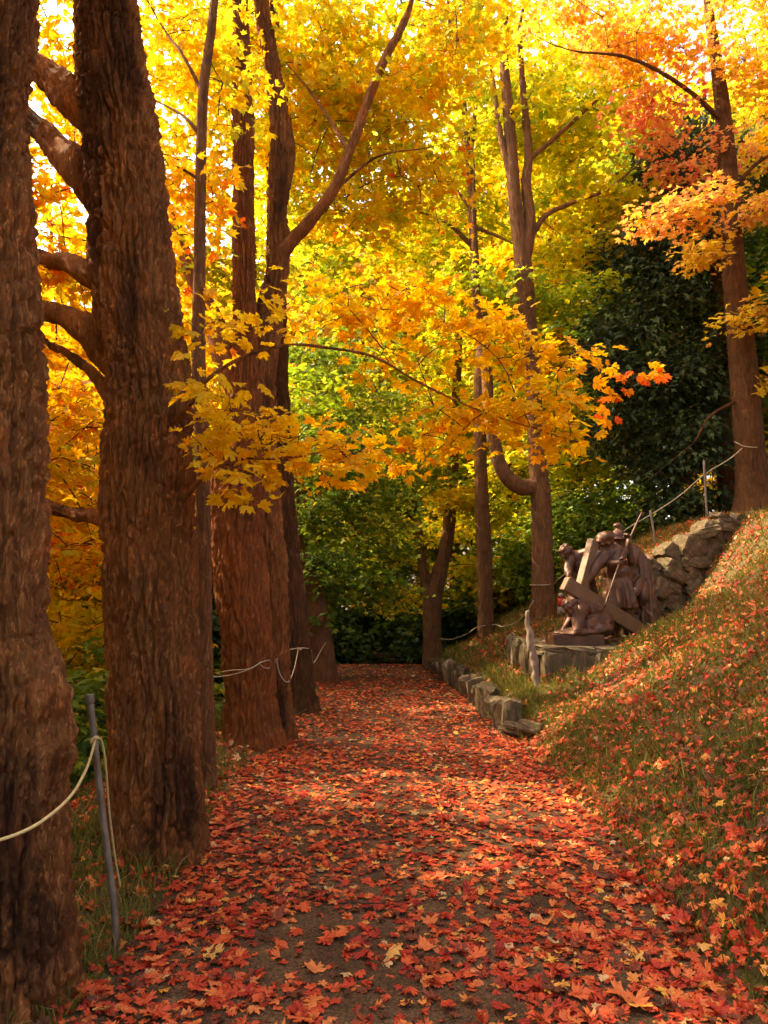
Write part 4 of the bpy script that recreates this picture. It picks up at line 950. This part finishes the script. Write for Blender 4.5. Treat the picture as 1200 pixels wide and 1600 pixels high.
# fallen figure on hands and knees under the beam, on its bronze base
bz = FL + .145
bm = bmesh.new(); Dd = 9.95
hd = P(889, 947, Dd - .12); shd = P(904, 952, Dd); hip = P(936, 972, Dd + .2)
head_into(bm, hd, (-.8, -.35, -.75), (-.5, 0, .8), r=.10, hair=True)
for i in range(9): a = random.uniform(-.06, .08); cap_into(bm, [hd + Vector((a + .03, random.uniform(-.05, .08), .06)), hd + Vector((a + .06, random.uniform(-.06, .08), -.03)), hd + Vector((a + .05, random.uniform(-.06, .06), -.13))], [.03, .03, .015], 7)
cap_into(bm, [hd + Vector((.05, 0, 0)), shd], [.065, .09]); cap_into(bm, [shd, P(918, 956, Dd + .1), hip], [.16, .19, .20]); sphere_into(bm, shd, (.17, .2, .13))
cap_into(bm, [shd + Vector((-.01, -.14, -.02)), P(905, 966, Dd - .16), Vector((P(901, 985, Dd - .2).x, Dd - .22, bz + .05))], [.10, .095, .06]); hp = Vector((P(896, 985, Dd).x, Dd - .24, bz + .03)); hand_into(bm, hp, (-1, -.2, 0), (0, 0, -1), curl=.1)
cap_into(bm, [shd + Vector((.02, .15, -.02)), P(893, 968, Dd + .15), Vector((P(884, 985, Dd).x, Dd + .1, bz + .05))], [.09, .07, .05]); hand_into(bm, Vector((P(880, 985, Dd).x, Dd + .08, bz + .03)), (-1, 0, 0), (0, 0, -1), curl=.1)
kn = Vector((P(916, 984, Dd).x, Dd - .12, bz + .10))
cap_into(bm, [hip + Vector((0, -.1, 0)), kn], [.18, .12]); cap_into(bm, [kn, Vector((P(940, 988, Dd).x, Dd - .05, bz + .08)), Vector((P(950, 990, Dd).x, Dd, bz + .05))], [.11, .09, .05])
cap_into(bm, [hip, Vector((hip.x - .1, Dd + .25, bz + .1)), Vector((hip.x + .2, Dd + .3, bz + .08))], [.18, .13, .08])
sphere_into(bm, (P(905, 985, Dd).x, Dd - .12, bz + .03), (.26, .16, .06)); sphere_into(bm, (P(880, 985, Dd).x, Dd - .05, bz + .02), (.14, .2, .035)); sphere_into(bm, (P(930, 985, Dd).x, Dd, bz + .07), (.24, .24, .12))
sculpt('figure', bm, M_BRONZE, G, ORG, folds=(11, .014), label='fallen robed figure on hands and knees beneath the beam')
bm = bmesh.new()
x0, x1 = P(866, 1000, 9.7).x, P(945, 1000, 9.7).x
bmesh.ops.create_cube(bm, size=1, matrix=Matrix.Translation(((x0 + x1) / 2 - ORG.x, 9.98 - ORG.y, FL + .072 - ORG.z)) @ Matrix.Diagonal((x1 - x0, .56, .16, 1)))
bmesh.ops.bevel(bm, geom=bm.edges[:], offset=.012, segments=2, affect='EDGES')
me = bpy.data.meshes.new('base'); bm.to_mesh(me); bm.free(); me.materials.append(M_BRONZE); link('base', me, G)
bm = bmesh.new(); sphere_into(bm, (3.25, 10.65, FL - .01), (.62, .5, .08)); sphere_into(bm, (2.75, 10.9, FL - .01), (.5, .4, .08))
sculpt('ground_slab', bm, M_BRONZE, G, ORG, voxel=.035, folds=(6, .02))
def beam(a, b, w, d, roll, name, parent):
    a = Vector(a); b = Vector(b); z = (b - a); L = z.length; z.normalize(); y_ = Vector(roll); y_ = (y_ - z * y_.dot(z)).normalized(); x_ = y_.cross(z)
    bm = bmesh.new(); M = Matrix((x_, y_, z)).transposed().to_4x4(); M.translation = (a + b) / 2 - ORG
    bmesh.ops.create_cube(bm, size=1, matrix=M @ Matrix.Diagonal((w, d, L, 1))); bmesh.ops.bevel(bm, geom=bm.edges[:], offset=.008, segments=2, affect='EDGES')
    me = bpy.data.meshes.new(name); bm.to_mesh(me); bm.free(); me.materials.append(M_BRONZE_L); return link(name, me, parent)
cr = beam(P(882, 911, 9.86), P(1012, 992, 10.22), .185, .13, (0, -1, .12), 'cross', G)
beam(P(907, 922, 10.0), P(927, 846, 10.22), .10, .17, (-.72, -.7, 0), 'crossarm', cr)
v, f = tube([P(1003, 800, 10.52), P(983, 844, 10.38), P(968, 880, 9.98), P(944, 950, 9.78)], [.013, .014, .014, .012], 8, 30)
v = v - np.array(list(ORG)); bg_ = Bag(); bg_.add(v, f); link('spear', bg_.mesh('spear', M_BRONZE), G)

# ------------------------------------------------------------------ posts, ropes, bench, lantern
def rod(name, pts, rad, mat, label, cat, nseg=12, m=30, wob=0, cap=None, group=None):
    pts = [Vector(p) for p in pts]; o0 = pts[0].copy()
    v, f = tube([p - o0 for p in pts], rad, nseg, m)
    if wob: v = v + wob * np.stack([fbm(v * 9 + k * 7, 31, 3) for k in range(3)], 1)
    b = Bag(); b.add(v, f)
    o = link(name, b.mesh(name, mat), None, o0, label=label, category=cat)
    if group: o['group'] = group
    return o
gp = P(180, 1455, 3.5); gz_ = H(gp.x, gp.y)
pst = rod('metal_post', [Vector((gp.x, gp.y, gz_ - .1)), P(180, 1440, 3.5), P(160, 1270, 3.5), P(141, 1096, 3.5)], [.0155] * 4, M_METAL, 'thin grey metal post leaning beside the burled trunk, rope tied to it', 'post')
v, f = tube([P(141, 1100, 3.5), P(140.5, 1094, 3.5), P(140, 1085, 3.5)], [.0165, .0205, .020], 12, 8); b = Bag(); b.add(v - np.array(list(pst.location)), f); link('cap', b.mesh('cap', M_METAL), pst)
def rope(pts, r, mat, label, knots=(), group=None, m=60):
    o = rod('rope', pts, [r] * len(pts), mat, label, 'rope', 7, m, .0, group=group)
    for kp in knots:
        bm = bmesh.new()
        for i in range(5): sphere_into(bm, Vector(kp) + Vector([random.uniform(-.7, .7) * r * 1.6 for _ in range(3)]) - o.location, r * random.uniform(1.3, 1.9), None, 8)
        me = bpy.data.meshes.new('knot'); bm.to_mesh(me); bm.free(); me.materials.append(M_ROPE); link('knot', me, o)
    return o
rope([P(149, 1155, 3.48), P(144, 1175, 3.40), P(130, 1212, 3.0), P(105, 1250, 2.74), P(60, 1287, 2.60), P(20, 1306, 2.56), P(-40, 1322, 2.55), P(-120, 1330, 2.6)], .0058, M_ROPE, 'yellow rope slung from the grey post across the burled trunk', [P(150, 1154, 3.475), P(145, 1157, 3.475)])
rope([P(150, 1153, 3.52), P(158, 1156, 3.56), P(164, 1185, 3.6), P(171, 1270, 3.7), P(180, 1340, 3.78), P(188, 1385, 3.85)], .0052, M_ROPE, 'loose end of yellow rope hanging behind the grey post')
gR = 'pale ropes looped round the row of trunks'
rope([P(300, 1058, 7.62), P(345, 1057, 7.60), P(375, 1051, 7.58), P(395, 1043, 7.6), P(408, 1034, 7.65)], .0055, M_ROPE_W, 'pale rope slung from the thin stem up to the fused pair of trunks')
rope([P(338, 1053, 7.85), P(342, 1051, 7.72), P(365, 1047, 7.58), P(390, 1045, 7.58), P(408, 1035, 7.65), P(424, 1031, 7.95), P(433, 1030, 8.2)], .005, M_ROPE_W, 'pale rope passing tightly round the red-brown trunk of the fused pair')
rope([P(404, 1036, 7.66), P(412, 1043, 7.75), P(420, 1044, 7.85), P(428, 1038, 8.05), P(434, 1028, 8.25)], .005, M_ROPE_W, 'short sagging rope between the two fused trunks')
rope([P(432, 1030, 8.05), P(436, 1050, 8.1), P(444, 1064, 8.15), P(451, 1065, 8.3), P(458, 1050, 9.0), P(463, 1030, 9.7), P(466, 1013, 10.02)], .0065, M_ROPE_W, 'pale rope hanging in a deep loop on the dark ribbed trunk', [P(466, 1013, 10.0), P(470, 1015, 10.0)])
rope([P(428, 1018, 10.25), P(440, 1017, 10.02), P(466, 1013, 10.02), P(482, 1013, 10.3)], .008, M_ROPE_W, 'pale rope tied level round the dark ribbed trunk')
rope([P(486, 1016, 10.3), P(489, 1035, 11.2), P(494, 1030, 12.5), P(504, 1012, 13.6), P(512, 1000, 13.9)], .008, M_ROPE_W, 'thin rope sagging from the dark ribbed trunk to the slanting one')
rope([P(688, 998, 16.4), P(705, 999, 16.2), P(730, 990, 15.6), P(748, 979, 14.85), P(772, 976, 14.85), P(785, 979, 14.5), P(805, 973, 14.0), P(822, 958, 13.6), P(834, 938, 13.4)], .009, M_ROPE_W, 'rope strung from the forked tree past the slim trunk to the elbow-branched tree', m=90)
rope([P(828, 914, 13.55), P(838, 914, 13.36), P(852, 914, 13.34), P(868, 911, 13.55)], .008, M_ROPE_W, 'rope wrapped once round the elbow-branched trunk')
rope([P(868, 908, 13.5), P(930, 862, 13.2), P(980, 826, 12.9), P(1017, 804, 12.7), P(1060, 776, 12.6), P(1101, 741, 12.5), P(1140, 717, 12.6), P(1160, 700, 12.7)], .009, M_ROPE_W, 'taut rope climbing past two thin posts to the bank-top maple', m=90)
rope([P(1148, 690, 12.8), P(1162, 697, 12.60), P(1180, 699, 12.62), P(1194, 697, 12.9)], .008, M_ROPE_W, 'rope tied round the bank-top maple')
a = P(1023, 842, 12.7); rod('thin_post', [Vector((a.x, a.y, min(a.z, H(a.x, a.y)) - .15)), a, P(1020, 822, 12.7), P(1016, 797, 12.7)], [.020] * 4, M_WOOD, 'short thin rope post on the grass behind the spear', 'post', 8, 12)
a = P(1105, 810, 12.5); rod('thin_post', [Vector((a.x, a.y, min(a.z, H(a.x, a.y)) - .15)), a, P(1102, 765, 12.5), P(1100, 720, 12.5)], [.020] * 4, M_WOOD, 'tall thin rope post on the bank beside the evergreen', 'post', 8, 12)
a = P(842, 1092, 9.32)
rod('wooden_post', [Vector((a.x, a.y, min(a.z, H(a.x, a.y)) - .2)), P(838, 1060, 9.32), P(834, 1030, 9.32), P(829, 1000, 9.32), P(826, 975, 9.32), P(823, 955, 9.32)], [.055, .05, .038, .045, .032, .022], M_WOOD, 'gnarled weathered wooden post at the corner of the stone plinth', 'post', 12, 50, .035)
bx0 = P(532, 1030, 21).x; bx1 = P(620, 1030, 21).x; bzg = H(-.4, 21.0)
bench = thing('bench', 'low dark wooden bench in the shade at the far end of the path', 'bench', ((bx0 + bx1) / 2, 21, bzg))
def bpart(name, c, d):
    bm = bmesh.new(); bmesh.ops.create_cube(bm, size=1, matrix=Matrix.Translation(c) @ Matrix.Diagonal((*d, 1))); bmesh.ops.bevel(bm, geom=bm.edges[:], offset=.01, segments=1, affect='EDGES')
    me = bpy.data.meshes.new(name); bm.to_mesh(me); bm.free(); me.materials.append(M_BENCH); link(name, me, bench)
bw = bx1 - bx0; tz = P(570, 1022, 21).z - bzg
for i in range(3): bpart('seat_slat', (0, -.15 + i * .15, .42), (bw, .13, .04))
bpart('back_slat', (0, .27, tz - .07), (bw, .04, .14)); bpart('back_slat', (0, .25, tz - .27), (bw, .04, .12))
for q in (-1, 1):
    bpart('leg', (q * (bw / 2 - .14), -.15, .19), (.10, .10, .42)); bpart('leg', (q * (bw / 2 - .14), .22, (tz) / 2 - .06), (.10, .10, tz + .1)); bpart('armrest', (q * (bw / 2 - .14), .02, .62), (.16, .5, .07)); bpart('arm_post', (q * (bw / 2 - .14), -.17, .5), (.09, .09, .24))
lx_, ly_ = P(877, 938, 12.9).x, 12.9; lz_ = max(H(lx_, ly_), P(877, 949, 12.9).z) - .02
lan = thing('lantern', 'small red lantern on the slope beside the elbow-branched tree', 'lantern', (lx_, ly_, lz_))
for nm, z0, z1, ra, rb, mt in (('base', -.15, .03, .07, .07, M_METAL), ('glass', .03, .20, .062, .055, M_RED), ('lid', .20, .27, .07, .03, M_METAL)):
    v, f = tube([(0, 0, z0), (0, 0, (z0 + z1) / 2), (0, 0, z1)], [ra, (ra + rb) / 2, rb], 14); b = Bag(); b.add(v, f); link(nm, b.mesh(nm, mt), lan)

# ------------------------------------------------------------------ fallen leaves and grass
def normals(x, y):
    e = .05
    nx = -(hgt(x + e, y) - hgt(x - e, y)) / (2 * e); ny = -(hgt(x, y + e) - hgt(x, y - e)) / (2 * e)
    n = np.stack([nx, ny, np.ones_like(nx)], 1); n[:, :2] = np.clip(n[:, :2], -1.2, 1.2)
    return n / np.linalg.norm(n, axis=1)[:, None]

rng = np.random.default_rng(99)
def scatter(n, x0, x1, y0, y1, dens):
    x = rng.uniform(x0, x1, n); y = rng.uniform(y0, y1, n)
    return (lambda k: (x[k], y[k]))(rng.random(n) < dens(x, y))
def dens_leaf(x, y):
    q = np.stack([x, y, 0 * x], 1)
    n1 = fbm(q * 1.1, 41, 2); n2 = fbm(q * 3.2, 43, 2)
    pl, pr = path_left(y), path_right(y)
    inp = (x > pl) & (x < pr)
    edge = np.minimum(x - pl, pr - x)
    d = np.where(inp, (.86 + .30 * n1 + .80 * n2) + .5 * np.exp(-np.maximum(edge, 0) / .22), 0)
    dl = pl - x; dr = x - pr
    d = np.where(dl >= 0, .36 * np.exp(-np.maximum(dl - .5, 0) / 1.5) + .7 * n2 + .08, d)
    d = np.where(dr >= 0, .88 + .50 * n2 + .30 * n1 + .6 * np.exp(-dr / .35), d)
    d = np.where((x > NX0 - .05) & (x < 4.3) & (y > NY0 - .05) & (y < NY1), .06, d)
    return np.clip(d, .03, 1)
xs, ys = [], []
for (n, a, b, c, d_) in [(11500, -3.2, 4.2, 1.9, 4.5), (25000, -3.4, 6.0, 4.5, 9.0), (19000, -3.6, 6.4, 9.0, 14.0), (11000, -3.2, 8.0, 14.0, 20.0)]:
    x_, y_ = scatter(n, a, b, c, d_, dens_leaf); xs.append(x_); ys.append(y_)
# drift of leaves heaped against the verge and trunk feet
x_ = rng.normal(-1.12, .22, 800); y_ = rng.uniform(2.0, 9, 800); xs.append(x_); ys.append(y_)
x_ = rng.normal(1.35, .22, 900); y_ = rng.uniform(2.0, 9, 900); xs.append(x_); ys.append(y_)
lx = np.concatenate(xs); ly = np.concatenate(ys); n = len(lx)
lz = hgt(lx, ly); nr = normals(lx, ly)
onpath = (lx > path_left(ly)) & (lx < path_right(ly))
lz = lz + np.where(onpath, .016 + .012 * rng.random(n), .012 + .045 * rng.random(n))
tip = rng.normal(size=(n, 3)); tip[:, 2] *= .2
nn = nr + rng.normal(size=(n, 3)) * np.where(onpath, .15, .42)[:, None]
flip = np.where(rng.random(n) < .4, -1, 1)
tip = tip - nn * (tip * nn).sum(1)[:, None] / (nn * nn).sum(1)[:, None]
nn = nn * flip[:, None]
size = np.clip(rng.lognormal(math.log(.041), .32, n), .018, .088)
size = np.where(~onpath & (lx > 0), size * .95, size)
val = np.clip(.46 + .27 * rng.normal(size=n) + .10 * fbm(np.stack([lx, ly, 0 * lx], 1) * .8, 77, 2), 0, 1)
val = np.where(~onpath & (lx > 0), np.clip(val - .16 + (rng.random(n) < .12) * .45, 0, 1), val)
pos = np.stack([lx, ly, lz], 1) - tip / np.linalg.norm(tip, axis=1)[:, None] * size[:, None] * .3
ppx, ppy, dep = project(pos)
inview = (ppx > 15) & (ppx < 1185) & (ppy < 1585)
score = np.where(inview, size / np.maximum(dep, .1), 0)
top = np.argsort(-score)[:300]
pk = np.zeros(n, bool); pk[top] = True
CN = [(.12, 'dark brown-red'), (.27, 'deep red'), (.45, 'red-orange'), (.66, 'salmon orange'), (.86, 'pale orange'), (1.01, 'yellow-tan')]
for q in top:
    cn = [c for t_, c in CN if val[q] < t_][0]
    where = 'on the gravel path' if onpath[q] else ('on the verge by the big trunks' if lx[q] < 0 else 'at the foot of the grassy bank')
    o = place_leaf('fallen_leaf', 'fallen', pos[q] + np.array([0, 0, .004]), tip[q], nn[q], size[q], val[q])
    o['label'] = f'{cn} fallen maple leaf lying loose {where}'; o['category'] = 'leaf'; o['group'] = f'{cn} leaves {where}'
V_, F_, A_ = [], [], []; off_ = 0
for lod_, (ya, yb), cu_ in ((1, (-9, 4.2), .25), (2, (4.2, 8.0), .15), (3, (8.0, 99), .1)):
    k_ = ~pk & (ly >= ya) & (ly < yb)
    v_, f_, n_ = leaf_geo(pos[k_], tip[k_], nn[k_], size[k_], lod_, cu_, .26, .055)
    V_.append(v_); F_.append(f_ + off_); A_.append(np.repeat(val[k_], n_)); off_ += len(v_)
link('fallen_leaves', mesh_from('fallen_leaves', np.concatenate(V_), np.concatenate(F_), LM['fallen'], False, np.concatenate(A_)), None,
     kind='stuff', label='carpet of red and orange fallen maple leaves over path and bank', category='leaves')

random.seed(21)
for q in range(16):
    tx_, ty_ = (random.uniform(-1.5, 1.6), random.uniform(2.4, 6.5)) if q < 11 else (random.uniform(1.7, 3.0), random.uniform(3.0, 7.0))
    a_ = random.uniform(0, 6.28); L_ = random.uniform(.12, .42); pts_ = []
    for k_ in range(5):
        u_ = k_ / 4 - .5; xx_ = tx_ + math.cos(a_) * L_ * u_ + random.uniform(-.012, .012); yy_ = ty_ + math.sin(a_) * L_ * u_ + random.uniform(-.012, .012)
        pts_.append(Vector((xx_, yy_, H(xx_, yy_) + .035)))
    side_ = 'on the gravel path' if -1.1 < tx_ < 1.3 else ('on the verge' if tx_ < 0 else 'on the grassy bank')
    rod('fallen_twig', pts_, [.005, .0045, .004, .003, .0015], M_TWIG, f"{'long' if L_ > .27 else 'short'} thin brown twig lying among leaves {side_}", 'twig', 5, 10, .004, group=f'fallen twigs {side_}')

def dens_grass(x, y):
    q = np.stack([x, y, 0 * x], 1); n2 = fbm(q * 2.0, 61, 3)
    dl = path_left(y) - x; dr = x - path_right(y)
    d = np.where(dr > .10, .62 + .8 * n2, np.where(dl > .02, .65 + 1.0 * n2, 0))
    d = np.where((x > NX0 - .05) & (x < 4.3) & (y > NY0 - .05) & (y < NY1), 0, d)
    d = np.where((y > 9.6) & (dr > .1), d + .3, d)
    return np.clip(d, 0, 1)
xs, ys = [], []
for (n_, a, b, c, d_) in [(80000, -3.0, 4.0, 1.9, 5), (120000, 1.2, 6.2, 5, 10), (26000, -3.4, -.9, 5, 12), (70000, .9, 8, 10, 17.5)]:
    x_, y_ = scatter(n_, a, b, c, d_, dens_grass); xs.append(x_); ys.append(y_)
bx = np.concatenate(xs); by = np.concatenate(ys); n = len(bx); bz = hgt(bx, by)
hh = rng.uniform(.04, .115, n) * np.where(bx < 0, 1.35, 1) * np.where((by > 8.7) & (bx < path_right(by) + .45), 1.6, 1) * (1 + .8 * (rng.random(n) < .06)); a = rng.uniform(0, 6.28, n); ln = rng.normal(0, .6, (n, 2)) * hh[:, None]
wd = rng.uniform(.0018, .0040, n) * (1 + .12 * by)
b0 = np.stack([bx, by, bz - .01], 1); sd = np.stack([np.cos(a) * wd, np.sin(a) * wd, 0 * a], 1)
mid = b0 + np.stack([ln[:, 0] * .35, ln[:, 1] * .35, hh * .6], 1)
tp = b0 + np.stack([ln[:, 0], ln[:, 1] - .2 * hh, hh * .95], 1)
gval = np.clip(.45 + .25 * rng.normal(size=n) + .35 * fbm(np.stack([bx, by, 0 * bx], 1) * 1.3, 88, 2), 0, 1)
nb = by < 5.5; fb = ~nb
va = np.stack([(b0 - sd)[nb], (b0 + sd)[nb], (mid + sd * .7)[nb], (mid - sd * .7)[nb], tp[nb]], 1).reshape(-1, 3)
vb = np.stack([(b0 - sd * 1.3)[fb], (b0 + sd * 1.3)[fb], tp[fb]], 1).reshape(-1, 3)
i5 = np.arange(nb.sum())[:, None] * 5; i3 = np.arange(fb.sum())[:, None] * 3 + len(va)
link('grass', mesh_from('grass', np.concatenate([va, vb]), [i5 + np.array([[0, 1, 2, 3]]), np.concatenate([i5 + np.array([[3, 2, 4]]), i3 + np.array([[0, 1, 2]])])], LM['grass'], False,
     np.concatenate([np.repeat(gval[nb], 5), np.repeat(gval[fb], 3)])), None, kind='stuff', label='short olive grass growing on the bank and the verge', category='grass')
print('tree leaves', total, 'fallen', len(lx), 'blades', n)
